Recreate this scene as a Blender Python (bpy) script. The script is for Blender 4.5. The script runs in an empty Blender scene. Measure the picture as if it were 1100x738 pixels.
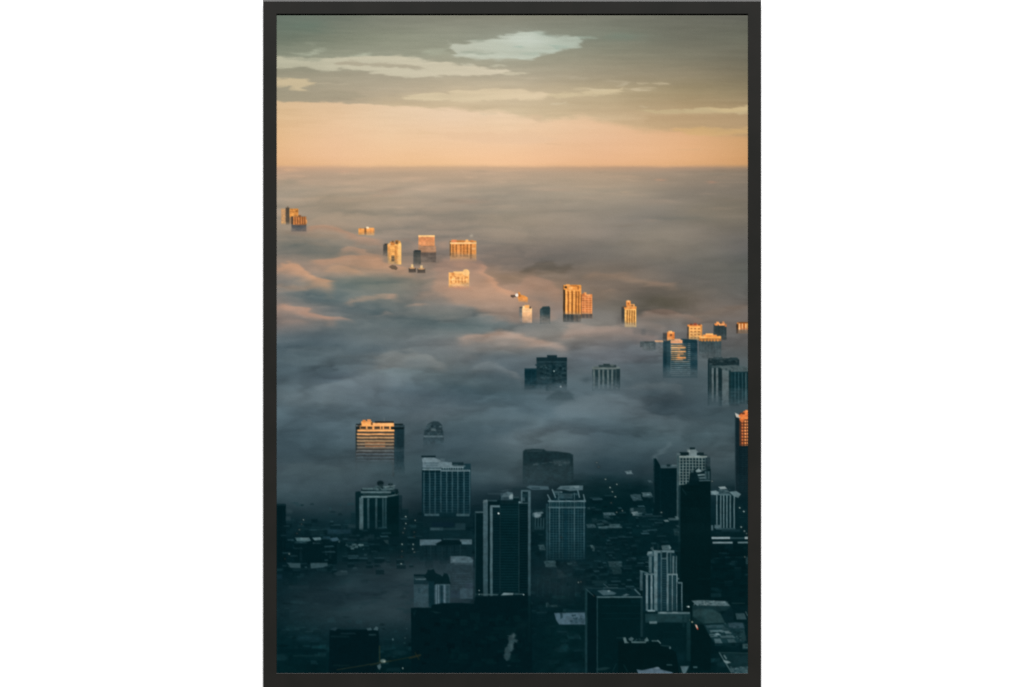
# A framed photographic print (fog over a city at dawn) hanging on a white wall,
# lit by studio soft boxes.  The print is a flat sheet: its inks are computed
# here in code, stored as colour attributes and read by a node material.
import bpy, math, random
import numpy as np

rng = np.random.default_rng(7)
random.seed(7)

# ----------------------------------------------------------------------------
# 1. THE INKS OF THE PRINT (numpy canvas, millimetres of the sheet = photo px)
# ----------------------------------------------------------------------------
S = 1.5                                   # ink samples per millimetre
PX0, PY0, PX1, PY1 = 297.0, 14.8, 803.6, 723.2
NX = int(round((PX1 - PX0) * S)) + 1
NY = int(round((PY1 - PY0) * S)) + 1
xs = np.linspace(PX0, PX1, NX)
ys = np.linspace(PY0, PY1, NY)
X, Y = np.meshgrid(xs, ys)
X = X.astype(np.float32); Y = Y.astype(np.float32)
IMG = np.zeros((NY, NX, 3), np.float32)
ID = np.zeros((NY, NX), np.int32)         # which depicted building owns a sample
TOWERS = []                               # (name, label)
CUR = 0

def displaced(img, dx, dy):
    """the picture looked up at X+dx, Y+dy (millimetres), bilinear"""
    u = np.clip((X + dx - PX0) * S, 0, NX - 1.001); v = np.clip((Y + dy - PY0) * S, 0, NY - 1.001)
    i = u.astype(int); j = v.astype(int); fu = (u - i)[..., None]; fv = (v - j)[..., None]
    return ((img[j, i] * (1 - fu) + img[j, i + 1] * fu) * (1 - fv) + (img[j + 1, i] * (1 - fu) + img[j + 1, i + 1] * fu) * fv).astype(np.float32)

def sstep(a, b, v):
    t = np.clip((v - a) / (b - a), 0, 1)
    return t * t * (3 - 2 * t)

def vnoise(cx, cy, seed, ox=0.0, oy=0.0, XX=None, YY=None):
    """smooth value noise, cell size cx by cy"""
    XX = X if XX is None else XX; YY = Y if YY is None else YY
    r = np.random.default_rng(seed)
    u = (XX - PX0 + 400 + ox) / cx; v = (YY - PY0 + 400 + oy) / cy
    n = int(1600 / min(cx, cy)) + 8
    n = min(n, 1200)
    tab = r.random((n, n)).astype(np.float32)
    iu = np.floor(u).astype(int); iv = np.floor(v).astype(int)
    fu = u - iu; fv = v - iv
    fu = fu * fu * (3 - 2 * fu); fv = fv * fv * (3 - 2 * fv)
    iu %= n; iv %= n; iu1 = (iu + 1) % n; iv1 = (iv + 1) % n
    a = tab[iv, iu] * (1 - fu) + tab[iv, iu1] * fu
    b = tab[iv1, iu] * (1 - fu) + tab[iv1, iu1] * fu
    return (a * (1 - fv) + b * fv) * 2 - 1

def fbm(cx, cy, seed, octs=4, gain=0.5, XX=None, YY=None):
    o = 0; amp = 1; tot = 0
    for k in range(octs):
        o = o + amp * vnoise(cx / 2 ** k, cy / 2 ** k, seed + 31 * k, 17.3 * k, 9.1 * k, XX, YY)
        tot += amp; amp *= gain
    return o / tot

WARPX = fbm(26, 9, 11, 4, 0.6)
WARPY = fbm(22, 5, 12, 4, 0.6)
WFX = fbm(12, 3.2, 17, 3, 0.65)
WFY = fbm(9, 2.6, 18, 3, 0.65)
WISP = fbm(22, 6, 19, 4, 0.6)
FEATH = fbm(26, 2.2, 20, 4, 0.62)
STREAK = fbm(60, 4.0, 13, 4, 0.6)
SOFTN = fbm(70, 16, 14, 5, 0.55)
GRAIN = rng.normal(0, 1, (NY, NX)).astype(np.float32)

def win(x0, y0, x1, y1):
    i0 = max(0, int((x0 - PX0) * S)); i1 = min(NX, int((x1 - PX0) * S) + 2)
    j0 = max(0, int((y0 - PY0) * S)); j1 = min(NY, int((y1 - PY0) * S) + 2)
    if i1 <= i0 or j1 <= j0:
        return None
    return slice(j0, j1), slice(i0, i1)

def put(w, cov, col):
    col = np.asarray(col, np.float32)
    IMG[w] = IMG[w] * (1 - cov[..., None]) + col * cov[..., None]
    if CUR:
        ID[w] = np.where(cov > 0.55, CUR, ID[w])

def rect(x0, y0, x1, y1, col, a=1.0, s=0.45, c2=None):
    """soft-edged rectangle; c2 = colour at its foot"""
    w = win(x0 - 2, y0 - 2, x1 + 2, y1 + 2)
    if w is None: return
    x = X[w]; y = Y[w]
    cov = (np.clip((x - x0) / (2 * s) + .5, 0, 1) * np.clip((x1 - x) / (2 * s) + .5, 0, 1)
           * np.clip((y - y0) / (2 * s) + .5, 0, 1) * np.clip((y1 - y) / (2 * s) + .5, 0, 1)) * a
    if c2 is not None:
        t = np.clip((y - y0) / max(y1 - y0, .1), 0, 1)[..., None]
        col = np.asarray(col, np.float32) * (1 - t) + np.asarray(c2, np.float32) * t
    put(w, cov, col)

def poly(pts, col, a=1.0, s=0.6, warp=0.0, streak=0.0, c2=None):
    p = np.array(pts, np.float32)
    m = 3 + s + 8 * warp
    w = win(p[:, 0].min() - m, p[:, 1].min() - m, p[:, 0].max() + m, p[:, 1].max() + m)
    if w is None: return
    x = X[w]; y = Y[w]
    if warp:
        x = x + (WARPX[w] * 6 + WFX[w] * 9) * warp; y = y + (WARPY[w] * 2.2 + WFY[w] * 2.4) * warp
    d2 = np.full(x.shape, 1e9, np.float32); ins = np.zeros(x.shape, bool)
    n = len(p)
    for i in range(n):
        ax, ay = p[i]; bx, by = p[(i + 1) % n]
        ex, ey = bx - ax, by - ay
        t = np.clip(((x - ax) * ex + (y - ay) * ey) / (ex * ex + ey * ey + 1e-9), 0, 1)
        d2 = np.minimum(d2, (x - ax - t * ex) ** 2 + (y - ay - t * ey) ** 2)
        c = (ay > y) != (by > y)
        ins ^= c & (x < ex * (y - ay) / (ey if abs(ey) > 1e-9 else 1e-9) + ax)
    d = np.sqrt(d2); d = np.where(ins, d, -d)
    if warp and p[:, 1].max() < 150:          # feathered cloud edges
        d = d + 2.4 * FEATH[w]; s = s * 1.5
    cov = sstep(-s, s, d) * a
    if streak:
        cov = cov * np.clip(1 - streak + streak * (0.5 + 1.3 * STREAK[w]), 0, 1)
    if c2 is not None:
        t = np.clip((x - p[:, 0].min()) / (np.ptp(p[:, 0]) + .1), 0, 1)[..., None]
        col = np.asarray(col, np.float32) * (1 - t) + np.asarray(c2, np.float32) * t
    put(w, cov, col)

def line(x0, y0, x1, y1, wd, col, a=1.0, s=0.45):
    m = wd + 2
    w = win(min(x0, x1) - m, min(y0, y1) - m, max(x0, x1) + m, max(y0, y1) + m)
    if w is None: return
    ex, ey = x1 - x0, y1 - y0
    x = X[w]; y = Y[w]
    t = np.clip(((x - x0) * ex + (y - y0) * ey) / (ex * ex + ey * ey + 1e-9), 0, 1)
    d = np.hypot(x - x0 - t * ex, y - y0 - t * ey)
    put(w, np.clip((wd / 2 - d) / (2 * s) + .5, 0, 1) * a, col)

def ell(cx, cy, rx, ry, col, a=1.0, hard=0.0, warp=0.0):
    """soft ellipse (hard=0: gaussian, hard=1: crisp disc)"""
    k = 2.4 if hard == 0 else 1.4
    w = win(cx - rx * k - 8 * warp, cy - ry * k - 4 * warp, cx + rx * k + 8 * warp, cy + ry * k + 4 * warp)
    if w is None: return
    x = X[w]; y = Y[w]
    if warp:
        x = x + WARPX[w] * warp * 8; y = y + WARPY[w] * warp * 3
    r = np.sqrt(((x - cx) / rx) ** 2 + ((y - cy) / ry) ** 2)
    if hard == 0:
        cov = np.exp(-r * r * 1.3) - 0.0006
        cov = np.clip(cov, 0, 1) * a
    else:
        cov = sstep(1 + .5 * (1 - hard) + .12, 1 - .5 * (1 - hard) - .12, r) * a
    put(w, cov, col)

def crest(pts, h, col, a=0.6, top=1.5, warp=1.0, fx=14):
    """a roll of fog: lit along its upper edge, melting away downwards"""
    p = np.array(pts, np.float32)
    w = win(p[0, 0] - 6, p[:, 1].min() - 10, p[-1, 0] + 6, p[:, 1].max() + h + 10)
    if w is None: return
    x = X[w] + WARPX[w] * 3 * warp; y = Y[w] + WARPY[w] * 2.2 * warp + 0.8 * SOFTN[w] * warp
    t = np.linspace(p[0, 0], p[-1, 0], 160)
    yy = np.interp(t, p[:, 0], p[:, 1])
    k = np.hanning(25); k /= k.sum()
    yy = np.convolve(np.pad(yy, 12, mode='edge'), k, 'valid')
    d = y - np.interp(x, t, yy)
    cov = sstep(-top * .5, top, d) * (1 - sstep(top, h, d)) ** 1.2
    fx = min(fx, (p[-1, 0] - p[0, 0]) * .45)
    cov = cov * sstep(p[0, 0], p[0, 0] + fx, x) * sstep(p[-1, 0], p[-1, 0] - fx, x)
    put(w, np.clip(cov * a, 0, 1), col)

def veil(x0, x1, y0, y1, a1=1.0, s=3.0, col=None):
    """fog rising over the foot of a building: blends back to the fog picture"""
    global CUR
    w = win(x0 - 8, y0 - 2, x1 + 8, y1 + 30)
    if w is None: return
    k = min(1.6, (y1 - y0) / 9)
    x = X[w] + 1.5 * WFX[w]; y = Y[w] + (5.0 * SOFTN[w] + 1.6 * WISP[w]) * k
    y0 -= 3.5 * k; y1 += 1.5 * k
    cov = sstep(y0, y1, y) * sstep(x0 - s, x0 + s, x) * sstep(x1 + s, x1 - s, x) * a1
    cov = cov[..., None]
    tgt = FOG[w] if col is None else np.asarray(col, np.float32)
    IMG[w] = IMG[w] * (1 - cov) + tgt * cov
    ID[w] = np.where(cov[..., 0] > 0.72, 0, ID[w])

def tower(label, name='printed_tower'):
    global CUR
    TOWERS.append((name, label)); CUR = len(TOWERS)
def off():
    global CUR
    CUR = 0

def vl(x_list, y0, y1, wd, col, a=1.0, c2=None):
    for x in x_list: rect(x - wd / 2, y0, x + wd / 2, y1, col, a, .4, c2)
def hl(y_list, x0, x1, wd, col, a=1.0):
    for y in y_list: rect(x0, y - wd / 2, x1, y + wd / 2, col, a, .4)
def ar(a, b, st): return np.arange(a, b, st)
def speck(x0, y0, x1, y1, n, col, a=.6, sx=(1, 3), sy=(.6, 1.4), seed=1):
    r = random.Random(seed)
    for _ in range(n):
        x = r.uniform(x0, x1); y = r.uniform(y0, y1); w_ = r.uniform(*sx); h_ = r.uniform(*sy)
        rect(x, y, min(x + w_, x1), min(y + h_, y1), col, a * r.uniform(.4, 1), .4)

# ---- sky --------------------------------------------------------------------
def grid(xk, rows):
    """colour field from hand-set rows {y: [colours at xk]}"""
    yk = sorted(rows)
    G = np.array([[rows[y][i] for i in range(len(xk))] for y in yk], np.float32)
    out = np.zeros((NY, NX, 3), np.float32)
    for c in range(3):
        R = np.array([np.interp(xs, xk, G[j, :, c]) for j in range(len(yk))])
        for i in range(NX):
            out[:, i, c] = np.interp(ys, yk, R[:, i])
    return out

def blur(a, rx, ry):
    for ax, r in ((1, rx), (0, ry)):
        r = int(r * S)
        if r < 1: continue
        k = np.hanning(2 * r + 3)[1:-1]; k /= k.sum()
        pad = [(0, 0)] * 3; pad[ax] = (r, r)
        q = np.pad(a, pad, mode='edge')
        o = np.zeros_like(a)
        n = a.shape[ax]
        for i, kk in enumerate(k):
            o += kk * (q[:, i:i + n] if ax == 1 else q[i:i + n])
        a = o
    return a

XK = [297, 360, 420, 485, 550, 650, 740, 803]
deck = grid(XK, {
    15:  [(104,116,104),(114,120,107),(124,126,113),(131,131,117),(134,133,118),(121,122,109),(105,106,95),(99,100,91)],
    40:  [(108,117,102),(122,127,110),(135,138,120),(143,145,128),(142,145,130),(126,130,115),(112,112,98),(104,105,91)],
    60:  [(132,136,118),(142,144,125),(150,151,132),(156,156,136),(158,157,138),(140,137,118),(124,121,103),(111,108,92)],
    80:  [(152,147,126),(160,153,132),(166,158,137),(173,164,142),(174,165,143),(157,147,124),(139,129,106),(124,116,95)],
    98:  [(160,152,130),(168,157,134),(180,167,143),(192,176,148),(194,178,150),(178,162,131),(156,141,110),(142,129,101)],
    114: [(168,156,130),(176,162,138),(196,176,144),(202,182,150),(200,181,150),(188,168,135),(172,150,115),(160,139,106)],
    128: [(170,158,130),(180,166,140),(200,180,148),(206,186,152),(206,186,152),(200,175,140),(184,156,120),(172,146,112)],
    145: [(170,158,130),(180,166,140),(200,180,148),(210,188,152),(212,188,152),(212,180,140),(192,162,120),(180,150,112)],
    180: [(170,158,130),(180,166,140),(200,180,148),(210,188,152),(212,188,152),(212,180,140),(200,165,120),(190,155,112)]})
peach = grid(XK, {
    105: [(214,184,143),(222,192,154),(227,200,165),(229,203,170),(231,204,170),(222,190,152),(205,170,128),(192,160,118)],
    125: [(219,184,139),(226,191,150),(230,200,163),(233,204,170),(233,204,168),(227,190,150),(212,170,126),(198,160,114)],
    150: [(226,183,134),(230,188,146),(234,196,154),(237,199,158),(236,198,157),(230,186,145),(220,171,124),(205,159,108)],
    168: [(228,181,132),(232,186,142),(237,193,147),(239,195,148),(238,193,146),(231,182,138),(221,169,119),(208,157,105)],
    176: [(226,178,128),(231,184,138),(236,191,143),(238,193,144),(237,190,142),(229,179,133),(218,166,115),(205,154,102)],
    185: [(226,178,128),(231,184,138),(236,191,143),(238,193,144),(237,190,142),(229,179,133),(218,166,115),(205,154,102)]})
edge = np.interp(xs, [297,350,400,430,470,510,540,556,575,600,630,655,680,710,740,803],
                     [108.6,109.6,112,114.4,115.6,118.5,120.5,124,128,128.5,126.5,132,139,140,142,146])
esoft = np.interp(xs, [297, 420, 500, 560, 640, 803], [0.9, 1.0, 2.5, 4, 5, 6])
yw = Y + WARPY * np.interp(xs, [297, 430, 520, 803], [.8, 1.2, 4, 4.5])[None, :]
cov = sstep(0, 1, (yw - edge[None, :]) / (2 * esoft[None, :]) + .5)[..., None]
peach = peach * .985 + np.array([0, 1, 4], np.float32)
IMG[:] = deck * (1 - cov) + peach * cov
# streaky unevenness of the high cloud
dk = (1 - cov[..., 0])
IMG += (dk * (STREAK * 5 + SOFTN * 4))[..., None] * np.array([1, .98, .9], np.float32)
IMG += ((1 - dk) * (STREAK * 2 + SOFTN * 2.5))[..., None] * np.array([.9, 1, 1.2], np.float32)

# bright openings in the cloud deck
poly([(482.8,46),(496,48.3),(511,45),(520,43.5),(536,40.6),(551.5,37.5),(562,33.8),(579,34),(588.6,38.3),(606,40),(624,41.2),
      (621,50.6),(610,53),(596,55.3),(584,58.4),(576,62.6),(551.5,63.4),(511,63.8),(502,60.7),(488,60),(485,53.7)],
     (199,202,185), .9, 1.4, .45, .2, (188,200,186))
ell(563, 43, 24, 8, (200,207,197), .45, 0, .3)
poly([(486,57),(495,55.3),(515,54.5),(528,56),(537,57.6),(520,58),(500,58.2)], (158,165,148), .8, .8, .35)
poly([(592,50.2),(600,48.8),(610,49.6),(609,52),(596,52.6)], (150,171,157), .75, .7, .35)
poly([(553,50.5),(561,50),(562,51.6),(555,51.8)], (164,180,166), .7, .7, .3)
poly([(556,57),(575,55.6),(588,56.6),(580,58.2),(560,58.4)], (166,178,162), .6, .8, .4)
poly([(507,42.5),(515,41.5),(520,42.6),(512,44)], (168,176,160), .6, .8, .4)
poly([(622,41.5),(636,41),(640,42),(626,43)], (160,175,160), .55, .8, .3)
poly([(572,34),(588,35.5),(596,39),(585,39)], (150,163,150), .4, 1.5, .4)
ell(668, 39, 20, 5, (112,128,114), .45, 0, .4)
ell(330, 28, 26, 8, (98,118,104), .4, 0, .5)
# long left streak
poly([(294,60.2),(320,61.4),(340,62.8),(362,61.4),(400,60.2),(440,60.6),(465,64.8),(490,69),(515,71.5),(539,74.5),(541.5,79.4),
      (520,80.6),(480,81.4),(440,82.4),(420,82.2),(405,78.4),(390,75.6),(365,74.2),(348,77),(340,76.2),(325,72.6),(294,74)],
     (187,184,160), .92, 1.0, .45, .12, (216,205,180))
poly([(363,68.3),(378,65.2),(405,68.4),(430,69),(448,70.5),(461,74),(445,75),(425,72.4),(395,71),(376,70)], (170,162,140), .9, .8, .3)
poly([(310,63.4),(330,62.8),(348,64),(340,65.6),(318,65.4)], (152,154,134), .6, .8, .4)
poly([(430,61.6),(445,61),(452,63),(440,63.6)], (165,165,146), .5, .8, .4)
poly([(444,65),(456,64.5),(462,66.5),(450,67)], (168,166,148), .5, .8, .4)
poly([(540,77.2),(560,77),(572,78.2),(560,79.6),(540,79.8)], (203,194,168), .75, .8, .4)
poly([(525,69.6),(536,68.6),(539,70.8),(530,72.6)], (190,186,164), .8, .8, .4)
poly([(494,67.5),(508,68),(506,70.4),(497,70)], (196,192,170), .5, .7, .3)
poly([(561,83.2),(580,82.8),(584,84.2),(565,85)], (190,178,154), .6, .8, .4)
poly([(608,83.2),(620,83),(627,84.6),(612,85)], (180,170,148), .4, .9, .4)
for p_, a_ in (([(333,55.4),(344,52.2),(347,53),(341,56),(344,58.6),(336,58)], .6), ([(314,58.6),(330,56.6),(338,58),(322,60)], .5),
               ([(334,46),(342,45),(340,49),(335,50)], .22), ([(389,57.6),(398,56.4),(402,58),(394,59.4)], .6), ([(372,60),(398,57.6),(398,60),(380,61)], .5),
               ([(448,57),(462,52.5),(482,50.6),(484,52),(466,55.6),(455,58)], .55), ([(458,57.6),(474,55.4),(480,57),(466,59)], .4)):
    poly(p_, (176,181,160), a_, 1.0, .5, .3)
poly([(294,82.8),(322,84),(330,86.6),(341,88.6),(333,92),(326,93.6),(332,98.6),(316,96.6),(312,93.2),(294,93.4)], (203,185,150), .92, .8, .35, .1)
poly([(340,89.2),(372,89.4),(376,90.6),(345,90.8)], (186,174,150), .6, .7, .3)
poly([(294,94.8),(312,95),(330,98.8),(380,98),(400,104),(360,108.4),(294,108)], (154,146,124), .45, 1.6, .6)
# lower bright band
poly([(429,104),(445,101.6),(465,99.6),(480,100.6),(490,97.6),(520,94.4),(550,94.2),(566,97),(585,99.6),(594,103.4),(578,106.6),(545,107.6),(500,108.6),(470,108),(444,106.4)],
     (213,197,163), .9, 1.0, .5, .2, (220,200,168))
poly([(468,103.4),(490,102.6),(500,104),(485,105.4)], (196,180,150), .5, .8, .4)
poly([(586,102.6),(610,100),(630,96.6),(645,94.6),(662,96),(672,94),(668,98.6),(650,101.6),(628,102.4),(600,104.6)], (206,189,154), .85, .9, .45, .15)
poly([(612,96.2),(630,94.6),(640,95.6),(620,97.6)], (200,184,152), .6, .8, .4)
poly([(648,86.6),(662,85),(670,87.2),(672,92),(662,93),(665,89)], (188,176,150), .7, .9, .4, .2)
for p_, a_ in (([(672,95.8),(690,95.2),(706,96),(690,97.4)], .6), ([(683,89),(697,88.4),(699,89.8),(686,90.4)], .55), ([(704,89.4),(715,88.8),(717,90),(706,91)], .75),
               ([(635,94.4),(655,97.4),(640,98.6)], .5), ([(687,113.4),(703,112.8),(708,114.4),(692,115)], .6), ([(592,111.4),(612,110.6),(615,112),(600,113)], .6),
               ([(520,122.4),(532,121.6),(534,123.6),(523,124)], .6)):
    poly(p_, (205,190,160), a_, .8, .35)
poly([(570,124),(578,122.6),(584,126),(578,130),(584,132),(572,132.6),(566,130)], (212,184,152), .55, 1.2, .5)
poly([(686,118),(710,117.4),(745,116.6),(780,115),(806,114),(806,122),(770,122.8),(735,121.4),(700,121.6)], (196,178,138), .8, 1.0, .4, .2)
poly([(760,116.4),(785,114.6),(806,113.8),(806,119),(780,120.4)], (205,182,138), .7, 1.2, .3)
poly([(700,123),(806,123.2),(806,136),(740,137),(690,132)], (180,153,117), .5, 3, .4)
poly([(726,140),(760,138),(806,137.4),(806,143.6),(775,145.6),(740,145)], (206,170,118), .75, 1.4, .4)
poly([(724,160.4),(752,160),(754,161.6),(728,161.8)], (210,166,122), .7, .8, .3)
poly([(468,143),(520,141.6),(570,142),(600,149),(585,154),(530,154.6),(490,150)], (225,190,155), .55, 2.2, .7, .2)
poly([(585,154),(600,154.6),(604,155.6),(590,156)], (216,180,142), .6, .9, .4)
poly([(445,142),(480,142.4),(478,144),(450,144)], (222,190,150), .6, .8, .4)

# wind shear and thin veils in the high cloud
skyk = sstep(152, 138, Y)[..., None]
T = displaced(IMG, 7 * FEATH + 5 * WFX, 1.3 * FEATH + 1.5 * WFY)
T = .55 * T + .45 * blur(T, 4, .8)
T += (2.0 * FEATH + 2.2 * STREAK)[..., None] * np.array([1.05, 1, .9], np.float32)
IMG[:] = IMG * (1 - skyk) + T * skyk
# ---- the sea of fog ---------------------------------------------------------
FK = [297, 360, 420, 485, 550, 600, 650, 700, 750, 803]
sea = grid(FK, {
    176: [(214,170,128),(219,178,138),(222,182,140),(223,183,140),(222,182,138),(219,176,134),(214,170,128),(206,162,120),(198,154,112),(186,146,104)],
    180: [(198,160,130),(200,164,134),(200,166,134),(198,166,134),(196,163,131),(191,158,128),(184,151,123),(174,143,117),(162,134,111),(150,127,105)],
    186: [(180,153,129),(182,157,133),(184,159,134),(183,159,134),(181,158,133),(175,153,130),(168,147,125),(158,139,119),(146,130,112),(134,121,105)],
    205: [(166,151,131),(168,152,132),(170,153,132),(167,151,131),(163,149,130),(158,145,127),(152,139,122),(144,132,116),(134,123,109),(126,116,103)],
    230: [(156,143,125),(157,144,126),(156,144,126),(152,140,123),(147,137,121),(143,133,118),(139,130,116),(134,125,112),(128,119,107),(120,111,100)],
    252: [(152,138,121),(150,137,121),(146,134,119),(145,133,118),(140,130,116),(135,126,113),(131,122,110),(128,119,107),(122,113,103),(113,106,98)],
    270: [(142,130,116),(138,128,115),(142,128,115),(142,126,112),(130,118,106),(125,115,104),(122,114,103),(119,110,100),(111,105,97),(101,97,91)],
    290: [(148,128,112),(142,126,112),(140,124,111),(140,121,106),(124,111,100),(117,108,97),(117,109,98),(113,106,96),(104,100,93),(93,94,88)],
    310: [(128,122,114),(113,117,113),(116,116,111),(145,124,111),(140,118,106),(126,113,103),(113,105,96),(106,99,90),(104,98,90),(94,94,89)],
    330: [(124,117,111),(106,112,112),(114,114,111),(124,118,114),(124,114,108),(120,112,107),(108,104,97),(104,99,92),(112,104,97),(104,100,95)],
    350: [(104,106,107),(94,104,107),(100,107,109),(96,104,106),(100,104,105),(108,108,106),(116,111,107),(112,108,105),(106,103,100),(104,100,97)],
    368: [(80,94,101),(85,97,103),(98,106,108),(104,107,108),(112,110,108),(112,110,108),(110,108,107),(100,102,102),(97,98,98),(95,96,95)],
    385: [(76,91,98),(84,97,102),(112,115,113),(104,110,110),(90,100,103),(92,100,103),(96,101,103),(88,95,98),(84,92,94),(83,90,91)],
    405: [(73,89,96),(80,95,101),(94,106,109),(90,103,107),(82,95,100),(80,93,98),(80,91,95),(78,89,93),(70,83,87),(66,80,84)],
    425: [(84,99,104),(88,103,108),(87,103,108),(80,97,103),(74,91,97),(76,91,97),(80,94,99),(78,90,95),(70,84,89),(66,81,86)],
    445: [(76,94,101),(80,97,104),(84,101,107),(82,99,104),(82,98,103),(80,96,102),(82,97,102),(80,94,99),(74,88,93),(68,83,88)],
    465: [(70,88,96),(74,91,99),(76,93,100),(70,88,95),(80,96,102),(84,98,103),(78,93,99),(76,91,96),(76,91,96),(68,83,88)],
    485: [(62,79,87),(64,81,88),(66,82,89),(58,76,84),(70,86,92),(74,89,94),(68,84,90),(66,82,88),(70,85,90),(60,76,81)],
    505: [(66,81,87),(70,85,90),(62,78,85),(50,68,76),(58,73,79),(54,70,76),(44,62,69),(46,63,69),(56,72,77),(44,62,68)],
    525: [(54,71,77),(58,74,80),(52,68,75),(36,54,62),(38,55,62),(26,46,53),(14,40,46),(14,38,44),(22,44,50),(18,40,46)],
    545: [(30,48,54),(34,51,57),(30,47,53),(12,35,42),(16,38,45),(12,35,42),(9,36,42),(6,34,40),(8,34,40),(5,30,36)],
    562: [(9,33,39),(11,35,41),(10,34,40),(5,31,37),(6,32,38),(5,31,36),(5,33,38),(4,31,36),(3,29,34),(3,28,33)],
    590: [(3,28,34),(4,30,35),(5,30,35),(10,34,40),(5,30,36),(8,33,38),(5,31,36),(3,29,34),(2,27,31),(3,27,31)],
    612: [(4,30,36),(10,33,39),(26,43,49),(38,54,62),(5,30,36),(16,37,43),(6,32,37),(4,30,34),(2,27,31),(3,27,31)],
    632: [(10,34,40),(24,42,48),(36,53,60),(40,57,65),(5,30,36),(20,40,46),(6,32,37),(4,30,34),(2,27,31),(3,27,31)],
    655: [(8,33,39),(24,43,49),(37,54,60),(34,50,57),(4,28,34),(6,32,37),(4,30,34),(3,29,33),(3,28,32),(4,29,33)],
    680: [(3,31,36),(10,34,40),(22,41,47),(6,30,36),(3,28,34),(3,30,34),(3,29,33),(3,29,33),(3,28,32),(4,30,34)],
    700: [(3,30,35),(4,31,36),(3,31,36),(3,28,33),(3,27,33),(3,29,33),(3,29,33),(3,29,33),(3,28,32),(4,30,34)],
    724: [(3,29,33),(3,29,33),(3,28,32),(3,27,32),(3,27,32),(3,28,32),(3,29,33),(3,29,33),(3,28,32),(4,30,34)]})
sea += (np.interp(ys, [190, 230, 320, 360], [0, 1, 1, 0])[:, None, None] * np.array([-3, 0, 4], np.float32)).astype(np.float32)
sea_s = blur(sea, 16, 5)
sea = np.where((Y > 192)[..., None], sea_s, sea)
hz = sstep(174.6, 181.4, Y + 1.7 * WARPY)[..., None]
IMG[:] = IMG * (1 - hz) + sea * hz
# broad, flattened billows: noise whose size grows towards the viewer
dep = np.clip((Y - 178) / 380, 0, 1)
yq = 178 + 620 * np.sqrt(np.clip(Y - 177, 0, None) / 600)
BIL = fbm(90, 26, 21, 5, .5, X + 12 * WARPX, yq)
BIL2 = fbm(46, 17, 22, 4, .55, X + 8 * WARPX, yq)
amp = np.interp(ys, [178, 190, 230, 280, 330, 420, 500, 540, 575, 724], [0, 5, 8, 9, 10, 9, 8, 6, 3, 1.5])[:, None]
wm = np.interp(ys, [178, 320, 390], [1, .8, 0])[:, None, None]
IMG += (amp * (BIL + .5 * BIL2))[..., None] * (np.array([1.25, 1.0, .85], np.float32) * wm + np.array([.8, 1.0, 1.08], np.float32) * (1 - wm)) * hz

# far pink streaks near the horizon
r = random.Random(5)
for _ in range(80):
    y = 183 + 52 * r.random() ** 1.5
    x = r.uniform(297, 803); k = (y - 178) / 60
    L_ = 6 + 26 * r.random() * (.5 + k)
    b = r.choice([1, 1, 1, -1])
    fall = np.interp(x, [297, 550, 803], [1, .95, .78])
    base = IMG[min(NY - 1, int((y - PY0) * S)), min(NX - 1, int((x - PX0) * S))]
    col = base + np.array([17, 11, 8]) * b * fall * r.uniform(.4, 1.0)
    ell(x, y, L_, .9 + 2.0 * k * r.random() + .4, col, .6, 0, .7)
for x, y, rx, ry, c, a in ((312,182.6,8,1.8,(208,168,134),.8),(370,184,10,1.6,(200,162,134),.6),(709,193.4,6,1.6,(176,142,118),.8),(764,195.6,7,1.6,(160,130,110),.8),
                           (671,206,6,1.2,(164,146,126),.7),(760,208.4,10,1.4,(142,128,114),.7),(418,206,16,3,(172,150,131),.7),(405,210.5,12,1.4,(176,154,134),.6),
                           (350,212,22,3,(166,150,130),.6),(500,216,26,3.6,(166,144,126),.6),(600,204,20,1.8,(168,148,130),.6),(555,207,18,3,(160,146,130),.5),
                           (380,215,30,3,(162,146,128),.5),(745,226,8,1,(136,125,112),.6),(700,237.4,10,1.6,(142,129,116),.6),(676,242,16,2,(120,112,101),.5),
                           (484,216,14,2.4,(146,136,120),.5),(650,226,40,7,(130,122,110),.35),(540,236,50,8,(136,128,115),.3),(675,263,22,1.4,(120,112,101),.5),
                           (310,196,12,4,(152,142,124),.5)):
    ell(x, y, rx, ry, c, a, 0, .5)

# dark gaps and rolls, left side
for x, y, rx, ry, c, a in ((345,268,50,9,(113,115,110),.75),(310,262,25,7,(122,120,112),.6),(380,304,62,8,(99,112,113),.8),(345,320,40,8,(94,107,111),.8),
                           (400,330,42,6,(92,105,109),.7),(455,300,40,5,(112,112,108),.7),(372,290,40,5,(132,120,110),.4),(320,308,22,4,(120,112,105),.4),(430,345,60,8,(93,105,109),.6),
                           (366,333,22,5,(92,104,109),.6),(330,360,60,9,(80,93,100),.5),(395,376,40,7,(82,95,101),.7),(470,345,30,5,(98,106,108),.4),
                           (510,350,56,6,(85,98,102),.75),(480,338,40,5,(106,107,106),.5),(460,268,16,8,(120,110,102),.5),(470,282,20,8,(104,94,86),.6)):
    ell(x, y, rx, ry, c, a, 0, 1.0)
crest([(322,246),(333,242),(346,240),(357,240.4),(368,245),(380,250),(394,253),(412,257)], 12, (178,143,122), .75, 1.6)
crest([(297,248),(310,247),(335,249),(370,252)], 8, (146,131,116), .5, 2)
crest([(378,259),(392,256.6),(402,258.6),(410,263),(420,268)], 9, (160,136,119), .65)
crest([(310,259),(325,256),(340,259),(362,264)], 7, (138,128,116), .45)
crest([(425,257),(440,255),(446,260),(455,268)], 10, (152,131,116), .5)
crest([(468,262),(480,258),(484,264)], 12, (156,132,115), .5)
crest([(360,271),(372,264.4),(381,263.6),(392,269),(402,273),(418,277)], 12, (170,140,121), .75)
crest([(326,276),(345,277),(366,274.6),(395,276),(415,279),(428,284),(446,291)], 15, (178,142,120), .72, 2)
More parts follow.
